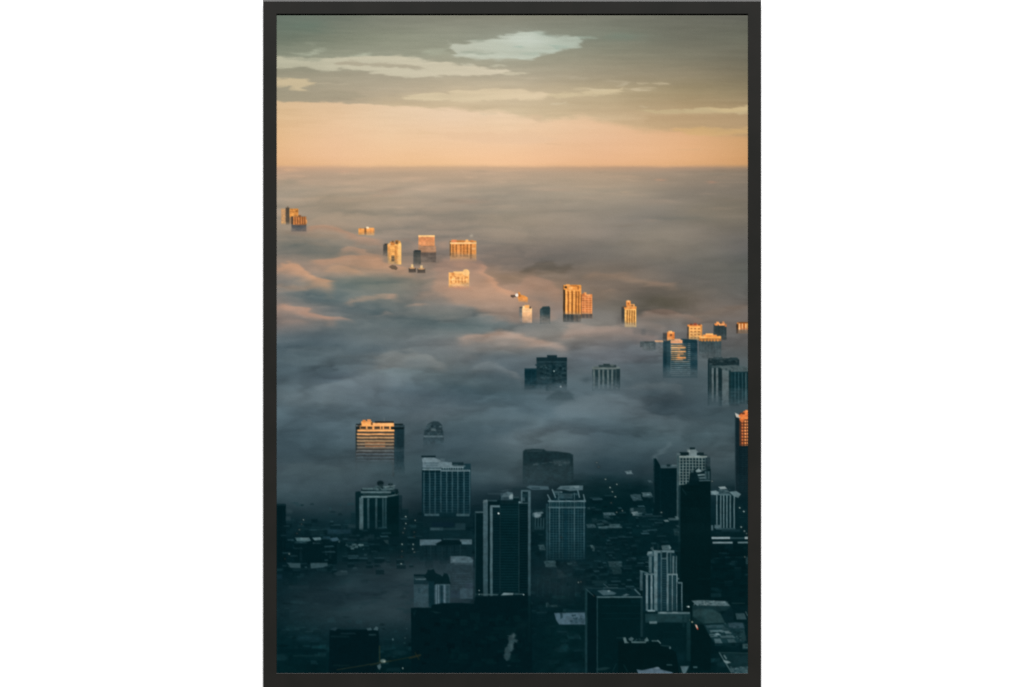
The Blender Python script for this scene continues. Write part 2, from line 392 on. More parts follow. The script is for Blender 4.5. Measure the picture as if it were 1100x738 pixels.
crest([(305,275),(318,273),(335,276)], 6, (140,128,117), .5)
crest([(291,287),(300,283.6),(310,282.6),(319,284),(328,290),(340,296),(352,300),(366,303)], 22, (192,151,123), .9, 1.8)
crest([(344,289),(360,285),(373,284.6),(386,288),(398,293)], 10, (172,143,122), .7)
crest([(291,305),(310,307),(330,307.6),(350,306)], 7, (158,133,116), .5)
crest([(291,328),(303,324),(312,325),(326,331),(342,336),(352,340),(368,342)], 15, (160,133,119), .8, 2)
crest([(336,341),(352,339.6),(365,340),(378,342),(384,345)], 8, (162,136,123), .75)
crest([(297,345),(315,344),(338,346)], 6, (124,116,112), .5)
crest([(366,324),(380,320),(392,317.4),(412,317),(428,317.6),(434,320)], 7, (154,135,123), .75)
crest([(412,320),(422,318),(430,320)], 4, (168,140,126), .7)
crest([(432,327),(444,324.6),(456,325),(464,328)], 6, (164,138,125), .7)
crest([(402,336),(410,331.6),(416,331.6),(426,336)], 6, (136,127,122), .6)
crest([(440,318),(470,312),(500,310),(530,316)], 12, (150,128,117), .45)
crest([(436,296),(460,295),(480,294),(500,292)], 12, (152,130,118), .5)
# pink slope right of the pale block and the dark wooded rise behind it
for x, y, rx, ry, c, a in ((545,276,34,7,(121,110,100),.5),(548,297,26,6,(108,97,87),.75),(527,290,14,7,(118,104,93),.5),(640,318,34,12,(107,100,91),.6),
                           (600,306,20,10,(118,105,95),.5),(707,325,26,5.5,(88,87,80),.85),(735,318,40,10,(104,98,90),.4),(655,330,20,6,(104,101,95),.5),(770,285,40,12,(98,97,91),.5)):
    ell(x, y, rx, ry, c, a, 0, 1.0)
poly([(556,292.6),(561,288),(567,287),(572,283),(583,281.6),(592,283.6),(600,286.8),(606,285.6),(613,286),(615,290),(604,292.6),(590,291.6),(575,293)], (90,85,77), .62, 2.2, .4)
ell(565, 291, 14, 3, (98,90,82), .7, 0, .5)
poly([(478,276),(514,278),(517,285),(525,294),(534,303),(548,312),(565,322),(590,333),(600,342),(560,346),(520,338),(490,326),(470,312),(466,300)], (158,130,115), .62, 5, .6)
crest([(500,284),(515,284),(524,292),(534,302),(546,310),(558,316)], 13, (176,137,116), .7, 2)
crest([(546,314),(556,304),(565,295),(573,292.4),(581,295),(590,303),(602,316),(612,330)], 34, (152,124,111), .5, 4.5, 1.2, 18)
crest([(590,313),(600,310),(606,314)], 8, (140,118,105), .4)
crest([(625,294),(645,290),(668,291.6),(690,297),(712,302),(735,304)], 12, (129,115,103), .7, 3)
crest([(690,302),(705,299),(722,302),(732,306)], 9, (134,117,105), .6, 2)
crest([(640,312),(654,308.6),(664,311)], 6, (128,114,103), .5)
crest([(640,350),(662,345),(690,346),(706,349),(724,356)], 12, (132,122,115), .6, 2.5)
crest([(678,340),(696,334),(715,331),(730,333.6),(745,338),(760,346)], 16, (136,119,111), .75, 2)
crest([(735,336),(765,330),(790,328),(806,326)], 18, (119,109,101), .55, 4)
crest([(486,360),(506,356),(530,353.6),(552,356),(572,361),(592,368),(615,374)], 17, (156,134,122), .8, 3)
crest([(596,358),(618,350),(640,346),(660,350),(690,357),(712,362)], 20, (146,130,122), .7, 3)
crest([(600,352),(625,346),(640,343.6)], 6, (160,138,127), .5)
ell(636, 358, 34, 7, (156,131,120), .55, 0, .8)
ell(520, 372, 40, 6, (104,107,108), .4, 0, 1)
for x, y, rx, ry, c, a in ((535,384,46,7,(84,96,101),.65),(585,378,30,6,(94,101,104),.4),(660,382,50,7,(104,105,106),.4),(690,375,30,5,(92,97,99),.4),
                           (330,372,40,7,(76,90,97),.6),(340,402,44,9,(70,85,92),.7),(375,388,34,6,(80,93,99),.6),(320,385,30,6,(84,96,101),.4),(590,416,60,8,(70,86,92),.7),
                           (445,418,34,8,(74,92,99),.6),(500,424,50,8,(70,87,94),.6),(545,462,36,7,(68,85,92),.7),(500,472,40,9,(68,85,92),.6),(700,425,16,5,(66,80,85),.7),
                           (722,436,28,8,(62,77,83),.75),(760,426,40,14,(66,81,86),.5),(665,470,50,9,(68,84,90),.5),(640,440,30,6,(72,89,96),.4),(320,466,50,10,(64,82,90),.5),
                           (340,500,30,7,(60,76,83),.6),(310,490,20,8,(58,75,82),.5),(420,505,30,10,(54,70,77),.5),(690,490,40,8,(62,78,84),.4),(655,500,40,10,(50,68,75),.5)):
    ell(x, y, rx, ry, c, a, 0, 1.0)
crest([(398,386),(408,379),(424,376.4),(442,376),(458,379),(470,386),(480,392)], 20, (124,126,123), .7, 2.4)
crest([(424,389),(440,385),(458,386),(470,390)], 10, (112,117,116), .45)
ell(441, 388, 22, 2.6, (98,103,104), .55, 0, .7)
crest([(335,418),(355,409),(375,402),(398,394),(425,391),(455,396),(480,402)], 30, (102,115,118), .6, 4)
crest([(297,424),(320,421),(345,417),(365,410)], 22, (94,108,113), .5, 4)
crest([(300,372),(330,370),(360,373),(385,379)], 12, (98,109,113), .4, 3)
crest([(468,384),(480,380),(500,378),(520,383)], 12, (110,114,114), .45, 3)
crest([(498,396),(510,390.6),(522,389.6),(536,392.6),(556,401),(570,407)], 14, (108,115,116), .7, 2.4)
crest([(455,405),(475,402),(500,405),(525,412)], 14, (92,105,109), .45, 4)
crest([(448,441),(475,435),(505,433),(535,434.6),(558,440),(576,448),(595,456)], 26, (90,106,111), .7, 4)
crest([(430,442),(455,440),(480,446)], 20, (90,105,110), .5, 4)
ell(586, 470, 44, 9, (98,111,115), .7, 0, 1.2); ell(560, 476, 30, 8, (90,104,109), .5, 0, 1.2)
crest([(590,440),(620,428),(648,421),(664,421.4),(684,430),(704,440),(724,447),(745,450)], 34, (96,110,115), .8, 4, 1.4)
ell(655, 440, 46, 12, (92,106,111), .5, 0, 1.2); ell(740, 456, 40, 8, (88,102,107), .5, 0, 1.2)
crest([(672,414),(690,408.6),(710,407),(728,409),(736,415),(742,424)], 14, (92,102,105), .7, 2.4)
crest([(650,402),(668,399),(690,402)], 12, (86,96,99), .5, 3)
crest([(700,454),(735,449),(770,452),(792,460)], 26, (84,98,103), .5, 4)
crest([(297,500),(320,496),(350,500),(372,508)], 20, (74,89,94), .5, 4)
crest([(340,522),(365,515),(385,520)], 16, (68,83,89), .4, 4)
crest([(475,505),(500,500),(530,502),(560,512)], 20, (64,80,86), .45, 4)
poly([(702,492),(708,485),(716,476),(721,473.6),(723,476),(717,481),(711,488),(706,493)], (92,107,112), .6, 1.8, .3)
IMG += (amp * .35 * fbm(30, 8, 41, 4, .6, X, yq))[..., None] * hz

# the wind tears the rolls: displace, soften sideways, then streak
tear = np.clip((Y - 196) / 60, 0, 1)
dxx = (8 * fbm(52, 11, 71, 4, .6) + 3 * fbm(14, 4, 72, 3, .6)) * tear
dyy = (5.5 * fbm(50, 12, 73, 4, .6) + 1.6 * fbm(20, 5, 74, 3, .6)) * tear
T = displaced(IMG, dxx, dyy)
T = .55 * T + .45 * blur(T, 4, 1.4)
kf = (tear * sstep(575, 545, Y))[..., None]
IMG[:] = IMG * (1 - kf) + T * kf
# the billowing top of the fog: a height field seen at a slant (nearer swells hide
# what lies behind them), brighter where it turns towards the low sun
def swell(xx, yy):
    q = 178 + 620 * np.sqrt(np.clip(yy - 177, 0, None) / 600)
    xa = xx + 14 * WARPX; qa = q + 5 * WARPY
    h = 0
    for cx, cy, sd, am in ((120, 36, 101, .62), (58, 20, 102, .27), (26, 10, 103, .08), (12, 5, 104, .03)):
        n = vnoise(cx, cy, sd, 0, 0, xa, qa) + .5 * vnoise(cx * .6, cy * .6, sd + 50, 0, 0, xa, qa)
        h = h + am * np.abs(n) * 1.6
    return h
lift = np.interp(ys, [178, 200, 240, 300, 400, 560], [0, 2, 6, 11, 17, 20])[:, None].astype(np.float32)
yy = Y.copy()
for _ in range(4):
    yy = .5 * yy + .5 * (Y + lift * (swell(X, yy) - .35))
H0 = swell(X, yy)
sl = H0 - swell(X + 7, yy + .22 * lift + 1.0)
shade = blur(np.clip(sl * 2.2 + (H0 - .45) * .9, -1.2, 1.2)[..., None].astype(np.float32), 2.2, 1.0)[..., 0]
ST1 = fbm(75, 7, 81, 5, .55, X + 10 * WARPX, yq)
lit = np.interp(ys, [178, 195, 240, 300, 360, 440, 520, 560], [0, 3, 6.5, 12, 13, 12, 7, 0])[:, None]
calm = np.interp(ys, [178, 260, 310, 345], [1.3, 1.3, 1, 0])[:, None] * np.interp(xs, [540, 640], [0, 1])[None, :]
warm = np.interp(ys, [178, 300, 345, 390], [1, 1, .5, 0])[:, None, None] * np.interp(xs, [297, 520, 700, 803], [1, .9, .5, .3])[None, :, None]
tint = np.array([1.5, 1.0, .7], np.float32) * warm + np.array([.85, 1.0, 1.05], np.float32) * (1 - warm)
IMG += (lit * (1 - .6 * calm) * (1.15 * shade + .35 * ST1))[..., None] * tint * hz

# dark city floor: low contrast clutter of trees and roofs
ck = sstep(525, 575, Y)
IMG += (ck * (fbm(9, 3.5, 51, 4, .65) * 3.6 + fbm(40, 20, 52, 3) * 2.5))[..., None] * np.array([.6, 1.1, 1.15], np.float32)
r = random.Random(77)
for _ in range(620):
    y = 540 + 180 * r.random(); k = (y - 540) / 180
    x = r.uniform(299, 800); L_ = r.uniform(2, 9) * (1 + .8 * k); h_ = r.uniform(.8, 2.6) * (1 + k)
    v = r.choice([.3, .5, .5, .8, 1, 1.3, -1, -1, -1.4])
    if v > 0: cc = (6 + 20 * v, 33 + 22 * v, 38 + 23 * v)
    else: cc = (1, 22, 26)
    if r.random() < .5: poly([(x, y), (x + L_, y - r.uniform(0, .6)), (x + L_ + r.uniform(-1, 2), y + h_), (x + r.uniform(-1, 1.6), y + h_)], cc, r.uniform(.25, .6), .7, .12)
    else: ell(x, y, L_ * .6, h_ * .7, cc, r.uniform(.3, .6), .3, .5)
for _ in range(230):
    y = r.uniform(545, 700); x = r.uniform(299, 800); hh = r.uniform(4, 12); L_ = r.uniform(4, 11)
    if ((x - 405) / 95) ** 2 + ((y - 637) / 40) ** 2 < 1: continue
    rect(x, y, x + L_, y + hh, (3, 28, 33), .5, .7); rect(x, y - .9, x + L_, y + .6, (26, 52, 58), r.uniform(.2, .6), .5)
    if r.random() < .5: hl(ar(y + 2, y + hh, 2.2), x + .6, x + L_ - .6, .7, (14, 42, 48), .5)
FOG = IMG.copy()
# low fog drifting through the streets, lower left, over which nearer blocks are set
for x, y, rx, ry, c, a in ((405,628,66,24,(31,51,57),.6),(440,618,44,13,(44,61,67),.6),(408,652,54,15,(40,58,63),.6),(430,640,20,8,(46,64,69),.5),(345,652,50,20,(22,43,49),.5),(380,632,30,8,(30,48,54),.6),(338,640,30,6,(28,47,53),.5),
                           (590,622,26,14,(26,46,51),.5),(655,600,22,14,(14,42,48),.5),(470,600,30,8,(32,50,57),.3),(478,612,26,10,(44,60,67),.5)):
    ell(x, y, rx, ry, c, a, 0, 1.2)
# local tone of the print, patch by patch (x, y, change of red, green, blue)
TONE = [(375,153,5,6,6),(545,168,4,3,5),(725,168,8,8,8),(375,223,-5,-7,-10),(565,243,17,10,3),(725,263,15,12,5),(785,303,7,4,0),(315,293,2,0,-2),(405,308,-8,-4,-10),
        (655,303,14,5,-2),(525,313,17,9,-2),(335,373,2,5,5),(445,383,5,9,11),(545,365,34,28,22),(655,378,0,4,9),(325,433,2,2,3),(505,413,-6,-2,-1),(655,433,-10,-11,-10),
        (765,453,-12,-8,-7),(335,483,-5,-4,-4),(515,463,-8,-7,-6),(605,469,-5,-6,-5),(665,493,-18,-16,-15),(345,523,2,4,5),(535,503,4,7,7),(335,663,7,6,6),(325,23,-2,-1,0),(765,53,0,0,1),
        (350,243,8,0,-7),(345,265,-16,-12,-12),(390,287,27,12,-2),(345,313,-9,-4,-5),(315,338,26,11,2),(405,348,0,2,0),(465,328,-12,-8,-11),(505,343,-1,4,2),(585,313,23,12,0),
        (625,358,23,22,17),(725,328,-13,-16,-22),(785,333,3,-3,-8),(605,243,11,6,2),(455,238,-3,-6,-8),(785,233,2,0,-7),(645,208,13,10,6),(395,418,10,9,12),(465,433,5,4,7),
        (545,443,-11,-9,-6),(545,395,1,3,6),(695,403,-12,-9,-7),(725,441,-12,-11,-9),(705,468,-10,-6,-5),(635,463,-5,-1,2),(445,508,0,4,3),(645,533,-11,-11,-13),(355,548,7,10,11),(395,643,3,4,5)]
def retone(tone, sx=44, sy=15, eps=.25):
    num = np.zeros_like(IMG); den = np.full((NY, NX, 1), eps, np.float32)
    for x, y, dr, dg, db in tone:
        wt = np.exp(-((X - x) / sx) ** 2 - ((Y - y) / sy) ** 2)[..., None]
        num += wt * np.array([dr, dg, db], np.float32); den += wt
    IMG[:] = IMG + num / den
# away from the sun's glow the fog is grey blue
capr = np.interp(ys, [330, 380, 400, 425, 480, 540, 580, 620, 660, 690], [9, 1.03, .97, .905, .84, .76, .5, .7, .7, .3])[:, None]
IMG[..., 0] = np.minimum(IMG[..., 0], capr * IMG[..., 1])
lowf = np.clip(np.exp(-((X - 405) / 90) ** 2 - ((Y - 635) / 36) ** 2), 0, 1)
IMG += (lowf * (17 * fbm(40, 13, 96, 4, .6, X + 8 * WARPX, Y + 4 * WARPY)))[..., None] * np.array([.8, 1, 1], np.float32)
retone(TONE)
FOG = IMG.copy()

# ---- buildings ----------------------------------------------------------------
OR = (230,163,84); BR = (255,210,135); DK = (120,78,42)

tower('far tower pair at the left edge, orange wall split by a dark stripe')
rect(302,224,307.4,241,(196,148,98),.75); rect(306.8,223,311,241.5,(86,77,66)); rect(311,224,320.6,234,(216,152,78))
speck(302,226,307,240,12,(232,180,110),.7,seed=3); speck(311,224.5,320,233,16,(236,176,92),.8,seed=4); speck(311,224.5,320,233,12,(150,98,52),.7,seed=5)
rect(308.6,221.6,309.6,224,(110,92,74)); rect(311,233,314,241,(150,112,78),.7)
veil(301,313,238,243)
tower('far brick block at the left edge with a shaded grey foot')
rect(313,232.4,329,248.6,(80,82,84)); rect(314.6,232.6,329,241.4,(196,132,74)); vl([317,319.6,322.4,325,327.4],232.6,241,1.1,(128,80,48)); rect(313,232.4,314.8,241,(74,62,52))
rect(320.4,231,323.4,233,(128,84,54)); rect(328.6,236,330,240,(222,160,96),.8); rect(317,240.6,329,242,(130,92,66),.7)
poly([(313,246),(320,247.6),(330,244),(330,252),(312,252)], (140,124,112), .55, 2)
off(); 
tower('tiny orange block low on the horizon, split by a dark notch')
rect(385,245.4,392,252.4,(232,168,92)); rect(393,244.6,402,252.8,(238,172,96)); rect(391.4,245,393.6,252,(140,98,62)); rect(386,245,388,247.6,(206,140,72),.7); rect(393.4,243.6,396,245.6,(255,232,190)); rect(397.4,247,399,251,(212,146,82),.8); rect(401,246,402.6,250,(206,150,100),.7)
veil(384,403,249.6,254.6,.9)
tower('orange tower with ragged roof, dark left flank and dark notch at its foot')
rect(411.6,262.6,417,275,(78,77,72)); rect(413,261.6,417,263.4,(60,58,54)); rect(416.4,262,431,284,(236,180,98)); rect(427.6,260.4,430.8,284,(255,206,122)); rect(424,264,426.2,283,(205,148,78)); rect(416.4,262,419,279,(222,164,92))
rect(419,259.6,424,263.4,(206,140,72)); rect(421,258.4,423,260.6,(120,90,60)); rect(424.6,258,428,262,(170,118,64)); rect(428.4,258.6,430,261,(220,160,84)); rect(425.6,259.2,426.8,262,(90,70,50)); rect(417.6,261,420,264,(250,205,140),.7)
rect(420.2,274.4,423.8,281,(88,74,56)); rect(417,275,419.6,282,(240,190,110),.7); hl(ar(265,282,2.6),417,427,.7,(212,154,82),.6)
veil(410,427,279,285,.8); veil(411,417,271,277)
off(); poly([(418,286.6),(421,284.6),(425,285.4),(427.4,288),(426,290),(421,289)], (96,82,68), .9, .8, .1)
tower('wide tower, peach top half over a shaded brown lower half, bright roof line')
rect(449.4,253,467,282,(222,153,98),1,.45,(196,140,98)); rect(449.4,252.6,467,254.4,(255,212,142)); rect(449.4,263,452,270,(140,116,98),.7); rect(452,264,468.4,272,(166,125,96)); rect(452,271,468.4,282,(94,82,74),1,.6,(84,78,72)); hl([266,268.6],452,468,.8,(190,146,112),.5); rect(450,260,467,263,(232,168,112),.5)
veil(451,469,277,288,.85)
tower('slim dark slab standing in front of the peach topped tower')
rect(444,269.6,452.2,286,(62,66,63)); rect(445,268.6,452,270.4,(46,54,56)); rect(444,274,446,286,(78,84,84),.5)
veil(443,453,281,289,.8)
tower('left of two small dark rooftops with bright yellow turrets')
rect(439,288,446.8,292.8,(72,66,60)); rect(441.6,284,444,288.6,(255,218,148)); rect(440,287.2,445.6,288.6,(200,150,100)); veil(438,447,291,295,.8)
tower('right of two small dark rooftops with bright yellow turrets')
rect(448.2,288.6,456.8,293.4,(70,64,58)); rect(451.4,285,454,289.2,(255,218,148)); rect(449.4,288,456,289.4,(200,150,100)); veil(447,457,291.6,295.6,.8)
tower('broad orange tower block with dark vertical window bays and a bright cornice')
rect(483.4,258.6,511.6,281,(229,163,90)); rect(483,259,484.6,275,(120,88,58)); vl([486.6,490.4,495,498,502],262.4,276,1.5,(150,98,52)); vl([488.6,493,500,506.6],262,277,.9,(205,138,70),.8); rect(505.2,262,506.4,279,(126,82,46)); rect(497,263,500,276,(190,124,62),.7)
rect(483.4,260.2,511.8,261.8,(255,214,148)); rect(485,257.4,490.6,260.2,(222,146,96)); rect(490.6,258,499,260.2,(196,134,72)); rect(500,257.2,503,260.4,(250,192,116)); rect(505,257.8,508.6,260.4,(206,140,80)); rect(494,262,496,264,(150,100,56),.5)
hl(ar(264.6,277,2.2),485,511,.6,(215,150,80),.5); rect(506.8,266,511,268,(250,196,126),.8)
veil(482,513,272.6,281.5,.95); off()
ell(496, 284, 14, 7, (186,143,116), .55, 0, .4)
ell(506.4, 253.4, 2.2, 1.8, (178,166,148), .8, 0, .3)
tower('pale glowing block with a round turret, rising from pink fog')
rect(482,292.6,504,309,(247,192,114)); ell(500.6,292.6,3.7,3.4,(253,208,136),1,.8); rect(487,291.6,497,294,(252,205,130)); rect(485,293,488,296,(226,160,90))
for x in (484.6,489.6,492.4,496.4,499.6): vl([x],297,304,1.1,(190,128,70),.8)
speck(483,296,503,305,22,(176,116,62),.65,(1,2.4),(.8,1.6),seed=8); hl([300.4,306],484,503,1,(255,212,140),.7); speck(484,295,503,308,14,(255,222,160),.7,seed=9)
veil(481,505,304,311,.9); off()
ell(493, 309.4, 12, 2.2, (196,138,108), .6, 0, .3)
tower('small orange rooftop with a white glint and a dark boom to its left')
poly([(556,318),(557,313.4),(558.6,314),(559,316.4),(563,317.4),(567,319.6),(567,325),(557,324)], (228,158,82), 1, .6); rect(548.6,316.8,555,319,(86,70,60)); rect(550,319,552,320,(110,92,80)); ell(555.2,317,1.7,1.7,(255,246,232),1,.7); rect(557,316,559,319,(160,102,50),.7)
veil(555,568,320.6,327,.9); off()
tower('pale cream block with a bright roof, alone in the fog')
rect(557.6,330.6,561.6,346,(112,112,108),.9); rect(560.8,330.4,571.4,347,(253,208,146),1,.45,(222,170,132)); rect(561.4,328.6,563.6,331,(255,220,160)); rect(563.4,327.6,568.6,330.8,(246,188,112)); rect(568.6,329.4,570.6,331.4,(90,76,62)); rect(561,334,571,335,(255,222,170),.5); rect(558,329.6,561,331.2,(80,78,74))
veil(557,572,340,348,.85); veil(556.6,561,338,346)
tower('small dark teal block beside the cream block')
poly([(580,332),(582,330.4),(583,329.2),(590,329),(591,331),(591,348),(580,348)], (46,66,69)); rect(580,333,583,346,(70,86,88),.6); hl([331.6],582,590.6,.8,(34,52,54),.8)
veil(579,592,337.6,347,.95)
tower('tall orange tower with dark vertical bays and shaded foot, taller of the joined pair')
rect(605,307,624.4,345,(233,164,82)); rect(604.8,306.6,607.2,345,(56,44,34)); vl([610.4,614.6,618.8,621.6],313,338,1.4,(132,84,40)); vl([608.4,612.6,616.6],311,338,1.1,(252,192,104)); rect(605.4,306,624.2,311,(228,158,78)); rect(608,305.2,612,307.6,(240,176,96)); rect(613,306,620,308,(196,130,64)); rect(606.4,307.4,609.2,309.4,(50,40,32)); rect(611,308,615,311,(252,196,116),.7); rect(620.4,307,622,311,(170,112,58))
hl(ar(314,338,2.1),607.6,624,.7,(190,124,60),.5); rect(605,337.4,616.4,346,(60,66,66)); rect(616,337.6,624.4,346,(82,80,76)); vl([608.4,612.4],337,345,1,(92,96,94),.7); vl([617.6,621.6],337,345,1.2,(120,104,84),.6)
veil(604,625,341,348.5,.85)
tower('reddish orange tower with window grid, lower of the joined pair')
rect(624.4,316,636.2,342,(216,140,80)); rect(627,314,630,317,(232,164,98)); rect(625.4,315,628,318,(190,120,70)); rect(630,316.4,634,318,(240,176,112))
vl([626.6,630.4,634],319,337,1.2,(168,98,52),.8); hl(ar(319.4,338,2.4),624.6,636,.8,(240,180,120),.7); rect(624.4,337,636.2,342,(78,72,68)); rect(624,316,625,340,(110,70,44),.8); vl([628.6,632.6],337,342,1.2,(130,100,80),.7)
veil(624,637,338.6,345,.85)
tower('yellow tower with four dark window bays, dark flank and stepped roof')
rect(667.6,329.6,671.6,348.6,(62,62,60)); rect(671,329.4,683.4,351.4,(250,200,114)); vl([673.8,676.3,678.9,681.3],333,349,1.3,(138,92,42)); rect(670.6,329,683.6,331.8,(228,158,82)); rect(674,326.6,681.8,330,(242,182,108)); rect(672.6,323,677.4,329,(226,152,78)); rect(673.6,322.6,676,324.4,(246,192,128)); rect(674.4,325,676,327,(170,108,58)); rect(678,327.4,680,329,(160,104,58)); rect(669,328.6,673,330,(110,82,60))
hl(ar(334,349,2.3),672,683,.6,(222,164,86),.5); veil(670,684,346,353,.9); veil(667,671,343,350)
off()
# low roofs in haze left of the round tower
rect(680,354,692,360,(106,104,102),.5,2); rect(689,353.4,694,360,(92,94,94),.5,1.4); rect(694,356,712,360,(120,114,110),.5,2)
tower('low grey teal blocks in haze left of the round banded tower')
rect(687.4,366.6,692.2,373,(72,82,84)); rect(692,367.4,704,377,(82,94,96)); rect(703.6,366,718,380,(96,104,106)); rect(692,366.6,703,368.2,(58,70,72)); rect(703.4,365.6,717.6,367.4,(216,168,128)); rect(702,367,704.4,376,(66,80,84),.8); rect(690,372,697,376,(90,100,101),.8); vl([697.6,701],369,376,1,(66,80,82),.6)
veil(686,712,371,383,.95)
tower('small orange rooftop with dark left wall behind the round banded tower')
rect(712,357.4,725,366,(82,80,78)); rect(716.6,356.4,724.6,365.6,(232,152,80)); rect(718,355.4,722,358,(250,190,116)); rect(719.4,358.6,722,361,(130,84,54)); rect(712.4,359,716.4,365,(66,70,70)); rect(722.6,359,724.4,363,(196,120,64),.8); rect(717,362,721,366,(246,184,116),.7)
tower('orange tower with three rows of small dark windows')
rect(738,349,741,364,(70,62,56)); rect(740,349,754,365,(250,192,108)); rect(738.4,348.6,754,350.6,(226,150,78)); rect(741,347.6,744,349.2,(120,66,46)); rect(745,347,748.6,349.4,(150,76,54)); rect(750,347.8,752.6,349.4,(110,70,50))
for y in (352.4,355.6,358.8,362): 
    for x in (741.6,745.6,749.6): rect(x,y,x+2.3,y+1.3,(150,98,52),.85)
rect(752.6,350,754.2,363,(206,140,72),.8); veil(739,752,360,367,.7)
tower('dark teal slab with an orange lit rooftop')
rect(766.6,348.4,780.4,365,(42,56,59)); rect(767.4,347.4,771,349.6,(226,146,80)); rect(769.4,345.6,772.4,348.4,(236,166,98)); rect(772,347,778.6,349.6,(240,170,102)); rect(776,345.2,778,348,(214,148,96)); rect(778.4,347.8,780.6,351,(170,110,70)); rect(773.6,346,775,348,(90,66,52)); vl([770,774,777.6],351,362,.8,(54,70,73),.7); rect(766.6,349.6,768.4,364,(58,70,72),.8)
veil(766,781,358,367,.8)
tower('wide teal block with a glowing orange crown')
rect(750.6,363,774.8,386,(56,73,77)); rect(751,360.8,774.4,364,(246,180,92)); rect(755,359.4,770,361.6,(236,160,82)); rect(758,358.2,766,360,(250,190,110)); rect(753,361.4,757,363,(255,206,130)); rect(750.6,363.4,774.6,366.2,(160,112,66)); vl(ar(754,774,3.4),364,366.6,1.2,(214,148,76),.9); vl(ar(753,775,3.2),367,382,.9,(70,86,90),.6)
veil(749,776,371,387,.95)
tower('orange striped block cut by the right edge of the picture')
rect(791.6,346.4,804,358,(196,122,56)); rect(790.8,348,793,358,(60,48,38)); rect(793.4,345.8,804,347.4,(120,76,40)); vl([794.4,797.6,801],347.6,355.6,1.5,(255,204,142)); rect(798.4,347,800,354,(186,106,40),.8); rect(802,347,804,353,(206,164,92),.8); rect(793,354,804,358,(96,90,84),.7); rect(795.4,352.6,804,354,(196,124,84),.6)
veil(790,805,353,361,.95)
tower('round teal tower with orange lit bands near its top')
rect(712.4,366,749,406,(22,51,59)); poly([(712.4,367.6),(720,365),(733,363.8),(744,364.6),(749,367),(749,371),(712.4,371)],(30,56,64))
rect(716,368,720,404,(40,68,76),.6); hl(ar(369,404,2.15),721,741.6,1.0,(122,136,138),.8); hl(ar(369,404,2.15),741.6,748.6,.8,(48,76,84),.6)
rect(720.4,365,733,368.6,(226,164,116)); rect(724,364,731,366,(236,180,134)); hl(ar(371,388,2.15),720.8,737,1.1,(246,176,104),.9); hl([373.4,377.6],720.4,735.4,1.0,(255,196,124),.9)
rect(728,371,737,384,(238,166,98),.35); hl([380.2,382.3,384.4],727.4,738,1.0,(240,160,88),.9); hl([371.6,375.8,379.6,382.4],722,739,.7,(70,64,56),.7); hl([386.4,388.6],724,740,.8,(150,128,108),.7); rect(737,365,739,388,(34,58,64),.6); vl([720.6],369,402,.8,(120,132,134),.6); rect(735,364.6,748.4,368.4,(24,52,60)); rect(720.6,382,726,387,(44,70,78),.3); rect(733,369.6,737.4,372,(60,76,80),.6)
r = random.Random(9)
for y in ar(369, 388, 2.15): rect(737 - 8 * r.random() ** 1.5, y - .9, 738.4, y + 1.2, (34,62,70), .75)
rect(742,369,749.4,400,(22,50,60),.45); rect(712,368,716,402,(20,48,57),.6)
veil(711,750,394,410,.97)
tower('large dark block with pale vertical fins, upper right of the fog')
rect(760.4,386,794,436,(20,42,47)); rect(761,384.6,793,392,(26,44,48)); speck(762,385,793,392,26,(62,76,78),.7,seed=12); speck(762,386,793,393,16,(12,30,34),.8,seed=13)
rect(766,383.4,776,386,(34,52,56)); rect(784,384,792,386.4,(34,52,56)); vl([765.6,770.2],395,432,2.4,(92,106,108)); vl([767.8],395,432,1.2,(12,36,40)); vl([762.6],390,428,1.0,(50,66,70))
rect(772.4,394,777,434,(20,40,44)); rect(764,392.4,775,395,(70,86,88),.7)
tower('twin dark block with a pale corner wall, cut by the right edge')
rect(775.6,396,783.4,440,(86,100,102)); rect(783,398,804,434,(14,42,48)); poly([(772,393),(790,392),(804,394.4),(804,399),(784,399.4),(776,397)],(72,88,90)); speck(776,393.6,804,398,14,(36,54,58),.8,seed=14); speck(784,394,804,398,8,(100,114,114),.6,seed=15)
vl([789.6,793.4,797.4],400,434,1.1,(44,74,80)); vl([801.2],400,434,1.4,(58,84,88)); vl([786],400,432,1,(24,54,60)); rect(783,398,785,434,(20,44,48))
veil(759,774,414,434,.97); veil(774,805,420,439,.97)
tower('flat dark teal slab, lower left of the two dark joined blocks')
rect(563.4,396,582,420,(11,41,49)); rect(563.4,395.6,580,397,(24,52,60)); vl([571,575.4],398,416,.8,(18,52,60),.7)
tower('dark block with faint window specks, taller of the two joined blocks')
rect(576.4,384,609,420,(26,49,55)); rect(587.6,381.4,598.4,385,(22,44,50)); rect(576.4,384,609,388,(20,43,49)); rect(575,391,577,393,(34,56,62))
speck(579,390,608,413,60,(62,84,88),.6,(1,3),(.7,1.5),seed=16); speck(579,389,608,413,40,(8,30,36),.8,(1,4),(.8,2),seed=17); hl([388.6],577,609,.9,(50,72,78),.7); rect(593,392,596,412,(10,34,40),.7); hl([405.6],580,608,.8,(50,72,78),.5)
rect(576.4,408,590,418,(22,46,53),.8); rect(596,413.6,609,417,(28,46,52)); ell(602.4,415.3,1.1,1.0,(225,232,228),1,.6); ell(595.2,398.6,.9,.8,(160,180,178),.9,.6)
veil(562,588,412.4,420); veil(588,611,411,421,.9); off()
poly([(590,426),(594,420.6),(600,419),(604,421),(611,420.4),(616,424),(617,429),(600,430),(588,429)], (52,70,76), .55, 2.6, .3)
ell(602, 430, 24, 5, (64,80,86), .5, 0, .6)
tower('grey teal block with pale vertical stripes and low roof huts, alone in mid fog')
